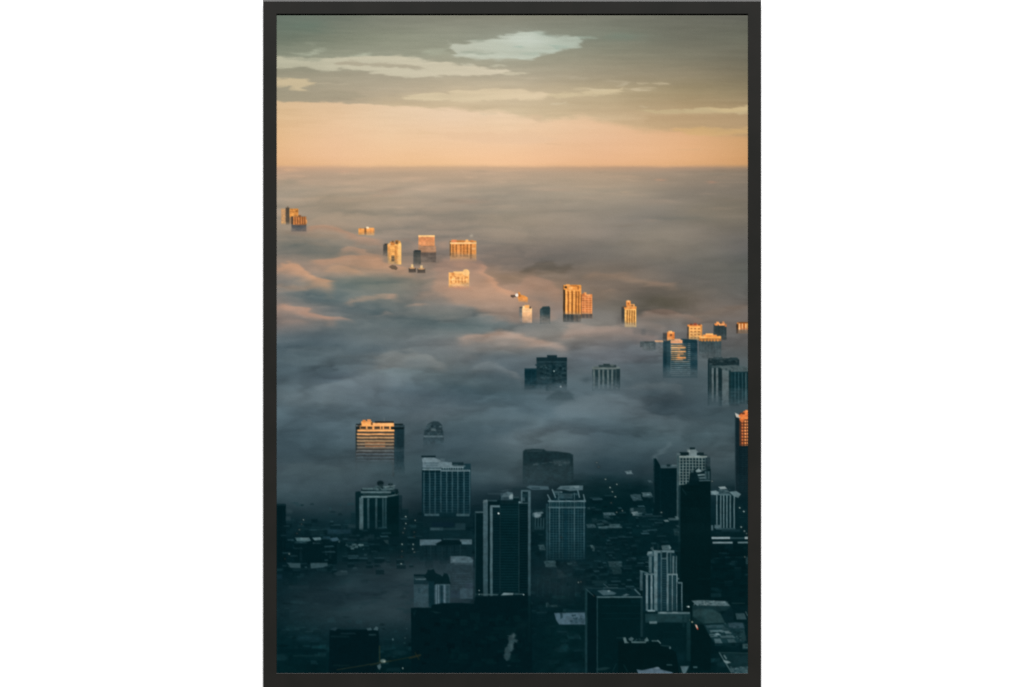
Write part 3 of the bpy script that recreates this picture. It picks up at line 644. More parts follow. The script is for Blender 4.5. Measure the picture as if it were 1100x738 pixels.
rect(636.4,394.4,665.6,420,(36,56,60)); vl([638,643.6,648,653,657.6,662.6],396.6,418,1.9,(92,106,106)); rect(636,394,665.8,396.6,(104,116,114)); rect(643,392,662,394.6,(46,62,64)); rect(648,390.8,655,392.8,(36,52,54)); rect(656,391.6,659,393.4,(80,94,92)); rect(638,393.4,643,394.8,(84,98,97)); rect(662,396,666,416,(30,50,54)); vl([641,646,650.6,655.4],398,415,1,(24,44,48),.8)
veil(635,667,404,418,.97); off()
ell(631, 408, 6, 4, (62,78,84), .7, 0, .5)
tower('sunlit tower with orange horizontal bands, dark right side and a dark windowed crown')
rect(382,456,423.6,512,(56,62,63)); rect(423.4,456.4,434.6,514,(24,46,53)); rect(384,456.4,423.4,482,(92,76,60))
rect(387,456.6,423.4,461,(242,176,102)); rect(388,452.4,399.4,457.4,(252,184,104)); rect(399,454.2,423.2,457.4,(246,186,116)); rect(402.6,452.4,423,454.2,(40,40,38)); rect(389.4,451,393,453.4,(222,146,76)); rect(394.4,450.4,398.6,452.6,(236,160,96)); rect(393.4,450.6,394.4,452,(110,64,40)); rect(398.6,453.4,400.4,456.6,(110,74,44)); rect(386,454.4,388.4,457,(80,70,58)); rect(412.4,449.4,413,452.6,(120,122,118),.6)
for a_, b_ in ((387.4,393),(394.6,400),(402.2,408),(409.4,411),(412.6,418.2),(419.8,423.6)): rect(a_,458,b_,460.6,(66,54,44))
rect(382.4,455.2,387.4,456.4,(20,32,34)); rect(382.4,458.2,386,461.4,(22,34,36)); rect(382.6,456.4,384,457.8,(110,124,128)); rect(384,461.4,423.6,463.2,(250,186,112))
for i, y in enumerate(ar(466.2, 496, 3.55)):
    f = max(0, .86 - i / 6.6)
    rect(382.4,y-1.9,423.4,y-.5,(52,50,48),.9); rect(382.6,y-.7,423.2,y+.9,tuple(np.array((92,104,110))*(1-f)+np.array((247,180,108))*f), .95)
    if i in (3,4): rect(392,y-1.6,414,y-.6,(186,120,74),.8)
rect(382,463,383.6,484,(30,42,44),.7); rect(423.4,455,433,456.4,(16,30,33)); rect(423.4,457,434.4,459.4,(48,66,72)); rect(420,458.8,434,461,(12,28,32)); rect(424.6,462,425.6,500,(34,58,66),.6); rect(434,460,434.9,500,(60,78,84),.8)
veil(381,423,482,500,.97); veil(423,436,484,512,.97,2)
tower('round topped dark tower half sunk in fog')
poly([(454.8,486),(455,469),(456,462),(457.6,460.6),(459,456),(463,453.4),(466,452.2),(471,452.8),(474.4,456),(475,461),(476.4,464),(476.6,486)],(38,56,62),1,.8)
speck(458,455,475,467,18,(84,102,106),.6,seed=21); speck(457,455,475,467,12,(14,32,38),.8,seed=22); rect(455,467.6,476.4,469.8,(88,106,112),.8); rect(454.8,470,476.6,486,(46,65,72),1); rect(463,460,468,463,(96,112,116),.6); poly([(457,462),(460,456),(464,454),(462,459)],(60,80,86),.8)
veil(453,478,470,487,.95)
off()

tower('flat hazy dark block with an uneven roof, half erased by fog')
poly([(561.6,520),(561.8,484.6),(564,482.8),(572,482),(584,482.4),(587,484.2),(600,485),(612,486.6),(615.6,488.6),(616,520)],(24,44,49),1,.9)
rect(563,499,615,520,(34,53,58),.8,2); speck(568,495,612,500,18,(64,80,85),.6,(2,6),(.8,1.5),seed=24); rect(594,494,612,499,(58,74,79),.5,1.6); speck(564,486,612,496,18,(22,38,44),.7,(2,8),(1,2),seed=25); rect(566,483.6,583,485,(48,65,70),.6); hl([502.4],564,612,.9,(34,50,56),.5)
veil(560,582,497,523,.75); veil(582,617,503,524,.8)
off()
# ---- middle distance --------------------------------------------------------
tower('dark narrow tower cut by the left edge of the picture', 'printed_tower')
rect(296,541.6,307.2,604,(3,26,31)); rect(296,541,306.6,543,(14,38,44)); vl([304],545,600,.6,(8,34,40),.6)
off()
rect(307.4,546.6,314,551.4,(44,64,70),.75,1.6); rect(307,554.6,312,559,(40,60,66),.75,1.2)
tower('dark tower with pale vertical fins and a pale stepped cornice, left middle')
rect(382.2,528,428.4,576,(3,30,35)); poly([(381.6,529),(385,527.6),(388,528.6),(388,576),(382.4,576)],(6,31,36))
rect(386,534,390.2,569,(66,90,95)); vl([395.6,404.2],535,568,2.2,(52,77,82),1,(30,56,62)); vl([411.4,414.4],535,567,1.7,(46,72,77),.9,(26,52,58)); hl(ar(537,567,1.6),412.4,413.8,.6,(60,86,90),.6)
rect(388,532.4,416,534.4,(92,115,118)); rect(387.6,527.6,420,529.6,(82,105,109)); rect(390,529.8,418,532,(22,46,50)); poly([(414,534),(427.6,531.6),(428.2,529.6),(425,528),(424,531),(414,532.6)],(88,110,113)); rect(424.6,525.4,427.6,531,(10,32,36))
rect(388,525.2,426,527.4,(16,40,45)); rect(389,524,401,526,(74,97,101)); poly([(400,526),(403,522),(411,521.6),(424,522.4),(423,525),(414,527)],(60,82,86)); ell(408.6,519,3.6,2.8,(12,30,34),1,.7); rect(407.4,520,411.6,524.6,(30,50,54)); rect(417,519.4,422,521.4,(20,40,44)); line(412,523,424,521.6,.9,(110,130,132),.8); rect(419,518.4,420.2,522,(40,60,64)); speck(402,522,424,527,14,(90,112,114),.6,seed=30); speck(402,522,426,527,10,(8,28,32),.8,seed=31)
rect(416,534.6,428.4,576,(2,27,31)); rect(428,532,432,560,(8,32,38),.6); rect(379,568,416,578,(3,28,33),.8,1.5)
off()
tower('wide office block with pale vertical ribs and a terraced pale roof')
rect(453.2,502.6,505.6,555,(7,35,43)); vl([455.4,461.6,467.4,473.6,479.8,485.8,491.8,498.4,504.6],503,552,1.05,(72,99,106),.9,(50,78,86)); hl(ar(508.6,551,2.75),454,505,1.0,(44,74,82),.5); vl([458.4,470.4,482.8,495],508,551,.8,(3,28,35),.7)
rect(453.4,503.2,474,505,(108,130,136)); rect(474,501,499,503.4,(104,126,132)); hl([504.6],474,505,1.1,(96,118,124)); vl(ar(475,505,2.6),502.6,504.4,1.2,(8,32,38),.9); vl(ar(455,473,2.4),505,507.4,1.4,(6,30,36),.9)
rect(454,494.4,473.6,502.6,(90,110,118)); poly([(453.2,493),(456,491.4),(466,491.6),(473,494),(472,497),(454,496.4)],(106,126,133)); rect(452.6,489.4,468,491.2,(14,34,40)); rect(456,496.4,474,497.8,(70,92,99),.8); rect(458,499,472,500.6,(70,92,98),.7); poly([(470,499),(473,495.4),(485,496.6),(487,499.4),(487,501),(471,501.6)],(98,119,126)); rect(473,492.4,478,495,(80,100,107),.7)
rect(485.6,496.6,498,500,(20,42,48)); rect(498.4,498,505.8,504.4,(24,52,60)); rect(487,498.4,492,499.8,(50,74,80),.7); rect(485,500,500,501.2,(90,112,118),.8); hl([505.8],474,505,1.0,(108,130,136)); rect(455.6,551.6,472,554.2,(66,92,99)); rect(490,551.6,504.4,554.4,(70,96,102)); rect(472,550,490,555,(10,38,45),.8)
veil(452,507,540,562,.35)
off()
# hazy roofs behind
for x0,y0,x1,y1,c,a in ((454,556,508,566,(12,36,42),.7),(462,566.6,476,569.8,(62,88,95),.7),(472,567,500,569.4,(30,56,62),.8),(489,562,500,568,(34,58,65),.6),(464,561,488,566,(10,32,44),.6),
                        (461,570,508,579,(12,38,44),.8)): rect(x0,y0,x1,y1,c,a,.9)
tower('low wide block with two pale snowy roof strips and a dark clump between')
rect(451,579.6,507,602,(12,36,42)); rect(451,579.4,474,585.4,(74,98,107)); rect(494,579.2,507,584.6,(76,100,108)); poly([(468,584),(474,581),(478,578),(484,580),(490,580),(496,582),(496,585),(470,586)],(4,27,32),1,.8,.15); rect(476,578.4,494,579.6,(46,70,77),.7); vl([462.6,494.4],585,600,.8,(34,58,65),.7); vl([475,484],587,600,.8,(28,50,57),.6); hl([591,594],456,500,.7,(24,48,55),.6); rect(451,584.6,453,586,(90,112,118),.7); vl([458,468,480,488],586,600,1.5,(5,28,34),.6)
veil(450,508,590,604,.6)
tower('pale foggy block with a bright snowy roof, left of the central tower')
rect(483,598,508.2,641,(36,55,62)); poly([(484,597.4),(498,597),(505,598.4),(508.2,601.6),(507.6,604.4),(484,604.6)],(70,93,101)); rect(496,599.4,500,601.6,(58,78,86),.8); rect(486,600.4,490,603.6,(92,112,120),.6); rect(488,605,508,606.2,(62,82,90),.7); hl([609.6,613],486,504,.8,(36,54,63),.6); rect(494,632,508,643,(50,71,80)); rect(484,634,494,642,(36,54,64)); rect(500,626,508,632,(44,60,72),.6); hl(ar(616,632,2.6),486,507,.7,(56,74,84),.5)
off()
tower('fog wrapped block with dark domed roofs and pale ribbed walls, lower left centre')
rect(444.6,617.6,483.4,652,(44,68,76)); rect(444.6,616.8,461,619.6,(8,32,38)); rect(444.6,619,461,627.4,(30,54,60)); poly([(446,621.6),(456,621.4),(460,620),(456,623),(447,623)],(90,112,118),.8); rect(444.6,622.6,460,627.4,(16,40,47),.8)
poly([(455,619),(459,614.4),(460,611.6),(462,612.4),(466,611),(467.4,615),(470,616.4),(473,617.4),(475,619),(477,615.4),(480,616),(482.6,620.6),(483.4,627.4),(474,628.4),(462,628),(458,622)],(7,31,36),1,.7,.12)
rect(460.4,624,466.6,652,(12,40,47)); vl([468.6,471],628,652,1.3,(84,108,118),.9); vl([474.4],628,652,2.6,(20,46,54)); vl([477.6],628,652,2,(76,100,110)); vl([480.8],628,652,1.3,(34,60,68)); rect(447,629,459,652,(48,72,80),.7); rect(449,631,451.4,637,(30,54,62),.7); rect(454,630,455,650,(44,66,76),.7); rect(468,627.2,483,628.4,(70,94,102),.8)
veil(443,461,634,655,.4,2,(44,62,69))
off()

tower('tallest central tower, near black with pale corner ribs and stepped roof')
rect(510.4,549.6,520,640,(3,27,32)); rect(510.4,549.4,519.4,550.8,(70,94,100)); rect(510.2,550,511.2,640,(40,66,72),.8)
rect(519,537,524.4,640,(66,90,97),1,.45,(46,72,79)); poly([(518.8,540),(520,537.4),(523,536.6),(524.6,539)],(92,114,120)); rect(524,537.2,537,640,(3,27,32)); rect(524,537,534,538.4,(46,70,76)); rect(526.4,543,529.4,640,(78,102,108),1,.45,(58,84,90)); rect(529.2,544.6,538,640,(4,28,34)); rect(527,542.6,538,544.8,(84,108,114)); hl(ar(546.6,637,2.9),529.6,537,.9,(10,40,46),.8)
rect(537,533,557.4,640,(3,29,34)); hl(ar(541,637,2.9),538,557,1.0,(11,42,48),.9); rect(537.8,529.4,551,537.6,(46,69,77)); poly([(539,534),(541,530),(545,528),(550.6,529),(551,533)],(72,95,102)); poly([(546.6,533.4),(549,530.4),(551,531),(551,535.6),(547.4,536)],(118,138,142)); rect(538,537,556,541,(10,34,39)); rect(551,533,557.6,535,(40,62,68)); rect(541,534,546,537,(36,58,65),.7)
rect(557,540,568,640,(2,25,30)); rect(557,538.4,567.6,540.6,(92,116,122)); rect(559.4,526.4,569.6,540,(12,36,42)); rect(559.6,526.4,561.2,540,(74,98,104)); rect(560,526.2,569.6,528,(84,108,114)); rect(561,530,567,533.6,(22,48,54)); rect(561,534,564,538,(60,84,90),.7); rect(567.2,527,570,640,(70,94,101),1,.45,(38,64,70)); vl([557.4],541,637,.8,(40,68,73),.8); hl(ar(542.6,637,2.9),558.4,567,.9,(10,38,44),.8); vl([537.2],545,637,.7,(30,56,61),.7)
ell(535.5,551.4,1.0,.9,(225,235,232),1,.6); rect(510.4,600,512,640,(3,27,32),.5)
off()
rect(510,637.6,536,638.8,(40,66,70),.6); poly([(515,637.6),(522,637.8),(535,638.4),(534,639.4),(517,639)],(72,96,100),.8); poly([(538,639.2),(541,636.6),(552,636.8),(551,638.8)],(112,134,138)); rect(552,637.4,562,638.6,(66,90,95),.8); ell(514.6,634.2,.7,.7,(130,150,150),.8,.6); ell(514.8,638.4,.7,.6,(130,150,150),.8,.6); ell(562.4,638.6,.8,.7,(190,205,205),.9,.6)
# behind / between
rect(550,524,586,527,(16,38,44),.5,1.4); poly([(565.4,523.4),(569,521.4),(579,522),(589,522.4),(590,526),(572,526.2)],(66,90,98),.9,.8); rect(571,523.6,580,525.4,(36,58,66),.7); rect(524,529.6,545,531,(50,70,77),.7,1); poly([(536,527),(545,525.6),(549,526.4),(541,528.4)],(50,70,77),.6)
tower('small dark block with a white domed roof between the two central towers')
rect(571.6,552,585.6,570,(8,33,39)); vl([575,578,581,584],556,568,1.0,(44,70,76)); ell(576.6,553,4.6,2.9,(110,132,138),1,.6); poly([(576,551),(582,549),(584,551),(579,552.6)],(84,108,114)); rect(574,547.4,584,549.4,(22,46,52)); rect(574,565.4,584,569,(26,52,58),.8); rect(571.4,552,574,571,(20,46,52),.6)
off()
tower('grey green gridded tower with a framed crown, right of the central tower')
rect(588.6,537,629.4,603,(8,37,45)); rect(586.4,541,589,602,(30,57,64)); hl(ar(540.6,602,2.7),590,628,.95,(50,80,87),.55); rect(589,537,591,602,(6,32,38),.5); vl([590.4,600.8,617,627.4],536,600,1.15,(80,106,112),.9,(40,68,75)); vl([594.4,597.4,604.2,611,614.2,621,624],540,601,.7,(48,78,84),.6); vl([607.6],543,601,2.6,(12,46,56),.6)
hl([538.2],588.6,629.4,1.6,(92,116,122)); hl([545],589,629,1.2,(74,100,106)); vl([592.4,598,603.4,608,613,619,624.6],538.6,545,1,(60,86,92),.7); rect(590,539.4,628,544,(18,46,52),.5); line(588.4,531.6,591.6,538,1.3,(88,112,118)); line(626.8,531.4,628.4,538,1.3,(84,108,114)); rect(594.4,528.4,622.4,537.4,(12,38,45)); line(593.4,526,596.6,534,1.4,(92,116,122)); line(620.4,526,622.4,534,1.3,(88,112,118)); rect(594.8,527.6,604,529.4,(80,104,110)); rect(600,531,615,535.4,(40,66,73)); hl([530.6],596,621,.9,(50,76,82)); vl([600,617],529,537,.9,(60,86,92)); speck(597,530,620,537,14,(66,92,98),.6,seed=40)
veil(586,631,583,606,.75)
off()
poly([(598,525.6),(602,522),(616,521.4),(626.4,521.6),(626,526.4),(612,527.4),(606,526)],(80,104,111),.9,.8); rect(604,523.6,613,525,(46,70,77),.7); rect(595,527,602,529,(44,68,74),.7); poly([(612,522.6),(622,521.6),(622,524),(612,525)],(108,130,135),.8)
tower('near black slab with a sloped shoulder, left of the white gridded tower')
poly([(702,556),(702,492.6),(704.6,492.2),(709,499.6),(710,502.6),(728.6,502.4),(728.6,556)],(3,28,33)); rect(709.6,499.6,728,502.6,(60,82,88)); rect(716,498.6,720,501,(20,42,47)); rect(722,499,728,500.4,(92,112,117),.8); vl([709.4],503,553,.7,(8,36,42),.7); rect(702,493,703,540,(30,52,58),.7)
rect(696,552,730,556.4,(3,28,33),.7,1.6); off()
tower('white gridded tower with dark square windows and a small penthouse')
rect(727.4,488.4,759.4,522,(10,34,40)); 
vl(ar(730.2,759,3.42),490,521,1.05,(108,124,122),.95); hl(ar(491.6,521,3.15),728,759,1.0,(98,114,113),.9); rect(727.2,489.4,759.6,491.4,(124,138,135)); rect(727,488,729.4,556,(56,78,82)); rect(738,482.4,747.6,489.6,(104,120,122)); poly([(737,487),(741,482.6),(746,482),(752,487.4),(752,490),(737,490)],(110,127,129)); rect(741,480.6,746.6,482.6,(14,34,38)); rect(730,485.6,740,489,(12,32,36)); rect(748.6,486,756,489,(16,36,40)); rect(739.6,483.6,741,485.6,(140,155,154)); rect(757,491,763,506,(30,50,56),.7); rect(727,486.6,731,489,(90,108,112),.8)
tower('near black front tower with pale clutter on its roof, tallest on the right')
poly([(730.6,720),(731,521),(740,519),(741,509),(744,505.4),(748,503),(752,504),(755,505.6),(759,505),(761,503),(763.4,503.6),(763.4,720)],(2,25,28)); rect(741.4,505,763,516,(8,31,36)); poly([(747,505.4),(750,503),(753.4,505.4),(756,505.2),(752,507),(748,507)],(118,138,140)); poly([(749,509.4),(757,509),(758,510.6),(750,511)],(106,128,131)); poly([(750,512.6),(757,512),(759,514),(752,514.4)],(90,112,116),.8); rect(742,505,745,507.4,(80,102,106),.7); rect(757,506,762.4,514.6,(60,82,87),.8); rect(759,505,760.4,516,(20,44,48)); rect(751,515.4,763,516.8,(64,88,93),.9); rect(758,501,763,504,(22,44,48)); rect(740,516,751,521,(4,27,31)); line(733,525,737,531,.8,(30,56,60),.6); hl([528.4],733,745,.6,(10,36,39),.6); hl([546],742,750,.6,(12,40,42),.5)
off()
rect(728.4,522,730.6,582,(20,46,51),.8,.6); rect(728.6,556,730,620,(10,36,40),.6,.6)
tower('dark tower at the right edge with an orange lit gridded face')
rect(789.6,446,804,532,(18,36,42)); rect(789.6,446,795,532,(16,34,40)); rect(794.4,443.4,804,480,(84,48,34)); poly([(789.6,443.4),(793,445),(797,447.4),(795,449),(790.6,448)],(190,186,176)); poly([(793,446.6),(797,444),(799,441.6),(804,440.6),(804,447.6),(795,448.4)],(222,130,70)); rect(797,443,800,445,(96,52,34)); rect(796,447.4,804,450.4,(236,146,78)); rect(800.6,440.4,804,443,(236,150,84)); poly([(794,449),(800,449),(798,454),(795.4,453)],(226,130,66),.8)
for y in ar(451.6, 479, 3.3):
    for x in (796.6, 799.6, 802.4): rect(x, y, x + 2.0, y + 2.0, (248,168,98) if x > 797 else (196,116,66), .95)
rect(794.4,452,796,480,(70,50,40),.8); rect(794,478.6,804,532,(11,31,37)); hl(ar(482,530,2.4),795,804,.8,(24,44,50),.6); vl([798,801],480,530,.7,(22,42,48),.5); rect(789.4,448,790.4,528,(60,78,84),.5)
veil(788,805,512,536,.55)
tower('pale ribbed block with snowy roof edges, below the right edge tower')
rect(768.6,530,790,569,(6,32,38)); vl([770,774.2,777.4,780.8,784.4,788.6],531,567,1.35,(98,121,125),.95,(84,108,113)); rect(763.6,528,774,531.6,(84,108,114)); poly([(763,527.6),(769,526.8),(773,529),(768,531.6)],(110,132,136)); poly([(783,528.4),(791,527.4),(796,530.6),(793,534.6),(788,533)],(92,116,121)); poly([(771.6,523),(778.6,522.4),(781,525),(774,525.4)],(138,156,158)); rect(772,525.2,782,530.4,(40,64,70)); speck(772,525,784,531,10,(100,122,126),.7,seed=44); rect(774,530,784,532,(70,94,99)); rect(767.6,563.6,775,567.4,(70,95,101)); rect(769,567,790,568.6,(44,70,76)); rect(764,564,766,569.6,(66,90,96))
off()
rect(775,568.4,795,571,(20,46,52),.8,.7); rect(764.4,576.6,784.4,578.8,(140,158,161)); rect(765.4,581.8,787,583.6,(124,144,148)); rect(784,577,803,578.6,(48,74,79),.8); rect(800,576.4,804,579,(150,165,166)); rect(792.4,581.8,804,583.4,(98,120,124)); rect(764,572,804,576,(4,29,33),.6,.8); rect(764,579,804,581.6,(4,28,33),.8)

# ---- near right -------------------------------------------------------------
tower('stepped white ribbed tower, brightest of the lower right')
poly([(687.4,657),(687.4,613),(692,613.6),(696,614.4),(696.4,600),(695,597),(696.6,592.6),(703,591),(724,591.6),(727,597),(727.4,617),(729,624.6),(733,625.4),(733,657.6)],(11,41,48))
rect(702.4,591,706.4,656,(88,112,117)); rect(697,597.6,700.4,615,(70,95,100)); rect(700.2,598,702,616,(14,44,52)); rect(703,591,724.4,593.6,(90,114,119)); rect(695.4,592.6,702,597.4,(60,84,90)); poly([(694.6,596),(696.4,592.4),(701,592),(700,594.6)],(96,118,122))
rect(711,593,716.6,599.4,(10,36,42)); rect(717,594,723,599,(12,40,47)); rect(709.4,591,711,656,(62,88,94)); rect(715.8,592,717.4,656,(80,105,110)); rect(710.6,599,717,600.4,(74,98,103)); rect(712,602,716,656,(14,42,50)); hl(ar(603,655,2.6),707,716,.7,(48,74,80),.7); rect(706.6,597,709.6,655,(20,50,60)); vl([720.4],593,616,1,(60,86,91)); rect(722.4,597,724.2,616,(90,112,116)); rect(724.6,597.4,727.4,617,(16,44,50)); vl([726.6],597,617,.9,(84,108,113)); hl(ar(599,616,2.2),717.6,726,.6,(50,76,82),.6)
rect(717,616.2,727.6,657,(10,40,47)); rect(717,616,727.8,617.6,(110,132,136)); vl([717.4,722.2,727.2],617,656,1.35,(102,125,130)); vl([719.8,724.6],618,656,.7,(52,80,86),.8); hl(ar(620,656,2.5),718,727,.6,(44,72,78),.6); rect(727.4,625,733,657,(6,32,38)); rect(728,625,733,626.6,(84,108,113)); vl([732.4],626,656,1.1,(92,115,120)); hl(ar(629,656,2.6),729,732,1.2,(3,26,30),.8); ell(728.6,621.4,1.1,.9,(90,112,116),.8,.6)
rect(687.4,613,690.6,657,(56,80,86)); rect(690.4,614.6,694,657,(6,33,40)); rect(693.8,616,696.4,656,(100,123,128)); rect(696.2,617,699,656,(10,40,48)); rect(698.8,615.6,701.2,656,(106,128,133)); rect(701,617,702.6,656,(12,42,50)); rect(692,616,703,617.4,(84,108,113)); rect(706.2,618,707.4,656,(30,58,66)); line(687.6,612.8,696,615.6,1,(76,100,105))
poly([(710.4,585.8),(719,585.4),(721,588),(720,590.6),(711.4,590.4)],(96,119,123)); rect(712,586.4,717,588,(70,94,99),.6); line(700,588,702.6,591.6,.9,(80,102,106)); line(701.4,585,701.6,590,.7,(50,74,79)); line(706.6,584,707,591,.6,(30,54,58)); line(699,589,702,592,.7,(70,92,96)); hl([603.8],693,697,.8,(50,74,80)); hl([608.4],693,697,.8,(46,70,76)); speck(694,598,697,613,6,(70,94,98),.6,seed=50)
rect(687.4,648,733,657,(10,40,46),.25)
rect(695.6,655,703.6,656.8,(112,134,138)); off()
tower('shadowed podium block under the stepped white tower')
rect(690,657.6,741.4,724,(4,30,34)); rect(693,659,741,668.6,(24,52,57)); poly([(694,661),(740,661),(734,668.6),(716,667),(700,669)],(28,56,60),.7); rect(706.6,657.2,741,659.2,(82,106,110)); rect(709,657,716,658.6,(108,130,133)); rect(722,657,728,658.6,(108,130,133)); rect(697.4,667.2,705.6,669.8,(86,110,114)); rect(737.4,660,741.8,710,(20,48,52),1,.6,(10,38,42)); rect(732.6,660,735,674,(16,44,48),.8); poly([(705,672),(712,668.4),(734,668.6),(734,676),(705,690)],(4,29,33),.7,2); hl([678.6,686.4],712,736,.7,(8,36,41),.7); rect(690,659,693,724,(6,32,37),.8)
rect(726,700,736,710,(10,40,46),.6,3)
off()
tower('big near black box with a pale roof rim, bottom right of centre')
rect(628.6,634,690.4,724,(2,27,31)); rect(628.4,633,631.2,724,(24,52,57),.9,.6); rect(630.8,636,641,724,(2,25,30)); poly([(629,633),(631,631.6),(676,631.8),(683,633.4),(689.6,641),(641,641),(637,636.6)],(10,37,43)); line(629.4,632.4,638,640,1,(46,72,78)); line(631,631.6,678,632,.8,(34,60,66)); line(677,631.8,682,633,1.2,(60,86,92)); line(682,633,687.6,638.6,1.5,(70,96,102)); rect(641,640.4,690,642,(78,103,108)); rect(641,641,642.2,724,(34,62,67),.9); rect(642.4,642,688,724,(2,28,32)); hl([650.4,658.6,664.4],646,688,.7,(9,37,42),.8); rect(688,642,690.6,684,(22,48,53),.9); rect(678,644,688,648,(6,34,39),.6)
poly([(641.6,634.4),(648,633.4),(655,634),(662,637),(660,638.6),(648,639.2)],(66,91,98),.9,.7); ell(654,634.6,1.6,.8,(116,138,142),.9,.5); poly([(668,639.6),(673,637.6),(676,638.6),(672,640)],(80,104,110)); rect(648,630.6,664,631.8,(48,72,78),.8); line(648.4,627,653,630.6,1,(52,76,82)); rect(653,627.6,664,628.8,(36,62,68),.8); rect(636,623.4,652,626.6,(22,48,53),.8,.8); rect(676,631,690,632.4,(30,56,62),.6)
off()
tower('low black block with a ragged pale roof edge, bottom right')
poly([(664,724),(664,689),(672,688),(709,689.6),(711,693),(726,700),(730,724)],(1,24,27)); poly([(669,684.6),(672,684.4),(673.6,689),(676,690.4),(671,690.6)],(86,110,112)); poly([(675,686),(678,684),(681,685.6),(679,688.6),(676,688)],(66,90,94)); rect(678,688.8,694,690.4,(74,98,100)); poly([(692,687.4),(695,684.4),(697,688),(694,689)],(82,106,108)); rect(700,687.6,707,688.8,(74,98,100)); line(706.6,687.8,709.4,690.6,1.1,(100,122,124)); rect(662,684.6,670,685.6,(22,50,54),.8); speck(676,684,700,690,14,(60,84,88),.6,seed=55); ell(719.6,695.6,1,1.4,(86,110,114),.8,.6); line(710,693,719,694,.8,(36,62,66))
off()
poly([(684,719),(690,719.6),(704,717),(707,716.4),(710,719),(722,722),(724,725),(686,725)],(84,106,120),.95,.7); ell(705.6,717.6,3,1.2,(110,130,140),.7,.5); rect(716,713.4,722,714.6,(56,82,86),.8); poly([(731,715.4),(740,715.2),(737,722),(735.6,725),(733,722)],(78,102,108),.9,.7); rect(744.6,715.6,749,717.4,(66,92,96),.8)
poly([(640,718),(650,716.4),(656,717),(650,719.6),(641,720)],(30,56,60),.7,.7); line(658,721,662,713,1,(20,46,50),.7); line(670,714,674,721,1,(18,44,48),.7)
tower('low warehouse with a mottled snowy roof, right edge of the lower city')
poly([(742.6,645),(756,644.6),(780,645.6),(785,651.6),(762,650.4),(748,650)],(78,100,104)); speck(744,645,783,650.6,26,(112,132,134),.7,seed=60); speck(744,645,783,650.6,22,(34,58,62),.8,seed=61); rect(743.6,650.6,785,656,(20,46,50)); poly([(744,656),(750,653.6),(766,654.6),(774,659),(779,669),(756,669.6),(744,662)],(34,60,63),1,1.2); rect(744,662,757,670,(18,44,47),.7,1.6); poly([(785,651),(789,658),(788,669),(779,669),(776,660)],(8,33,38),1,1)
rect(778,669,780,672,(60,86,90),.7); off()
tower('cluster of low snowy roofs beside the dark road, lower right')
poly([(756,671),(779,670),(790,668),(799,669),(800,690),(768,691),(762,682)],(20,48,53),1,1)
for x0,y0,x1,y1,c in ((758,671.4,778,674,(44,70,76)),(762,676.6,778,678.8,(72,98,103)),(778,677.6,785,680.2,(84,108,112)),(762,681,770,683.8,(76,101,106)),(768,680,773,682,(112,134,138)),(773,682.4,789,684.8,(62,88,93)),(767,686,775,690.6,(70,94,99)),(781,686.4,790,689.8,(54,80,85)),(782,669,799,674.6,(42,66,74)),(790,658.6,801,665,(46,70,75)),(795,676,801,688,(28,54,58)),(775,674,782,676,(36,62,67))):
    poly([(x0,y0),(x1-1.5,y0-.3),(x1+1,y1),(x0+1.4,y1+.2)],c,.95,.7)
speck(760,672,798,690,26,(4,28,32),.7,(2,6),(.6,1.4),seed=62); speck(762,672,796,690,12,(100,122,126),.6,(1,3),(.5,1.1),seed=63)
off(); rect(797.6,691.4,804,696.4,(56,80,83),.9,.8); rect(800,693,803,695,(20,44,48),.7); rect(786,647.4,800,648.4,(30,54,57),.7); rect(786,650,804,658,(6,31,36),.6,1); line(801,657,803,661,1,(90,110,112),.7)
tower('flat roof with a pale rim in the bottom right corner')
poly([(772,700.4),(804,701.4),(804,724),(786,724),(780,714)],(14,40,44),1,.7); line(772.6,700.8,786,722.6,1.2,(70,95,98)); line(772.6,700.6,804,701.4,.8,(34,60,63)); poly([(777,709),(781,709.4),(785.4,711.4),(781,712.8),(778,711)],(110,132,134)); line(778,704,780,707,1.6,(80,104,107)); poly([(783,717.6),(804,715.4),(804,724),(787,724)],(48,74,79),1,.7); speck(784,715,803,723,20,(96,118,122),.7,seed=66); speck(785,716,803,723,14,(8,32,40),.8,seed=67); rect(788,704,803,713,(22,48,53),.6,1.5)
off()
ell(739.6,651.4,1.0,.8,(200,214,212),1,.6); ell(738,651.4,.7,.6,(120,140,140),.8,.6); ell(743.6,668,1,.9,(140,150,130),.9,.6); poly([(746.6,670.6),(748.6,671),(749.6,674),(748.6,675)],(235,190,170),1,.6); ell(749.4,675.2,.8,.8,(190,70,50),.8,.6); ell(741,666,.5,.5,(100,110,90),.8,.6)

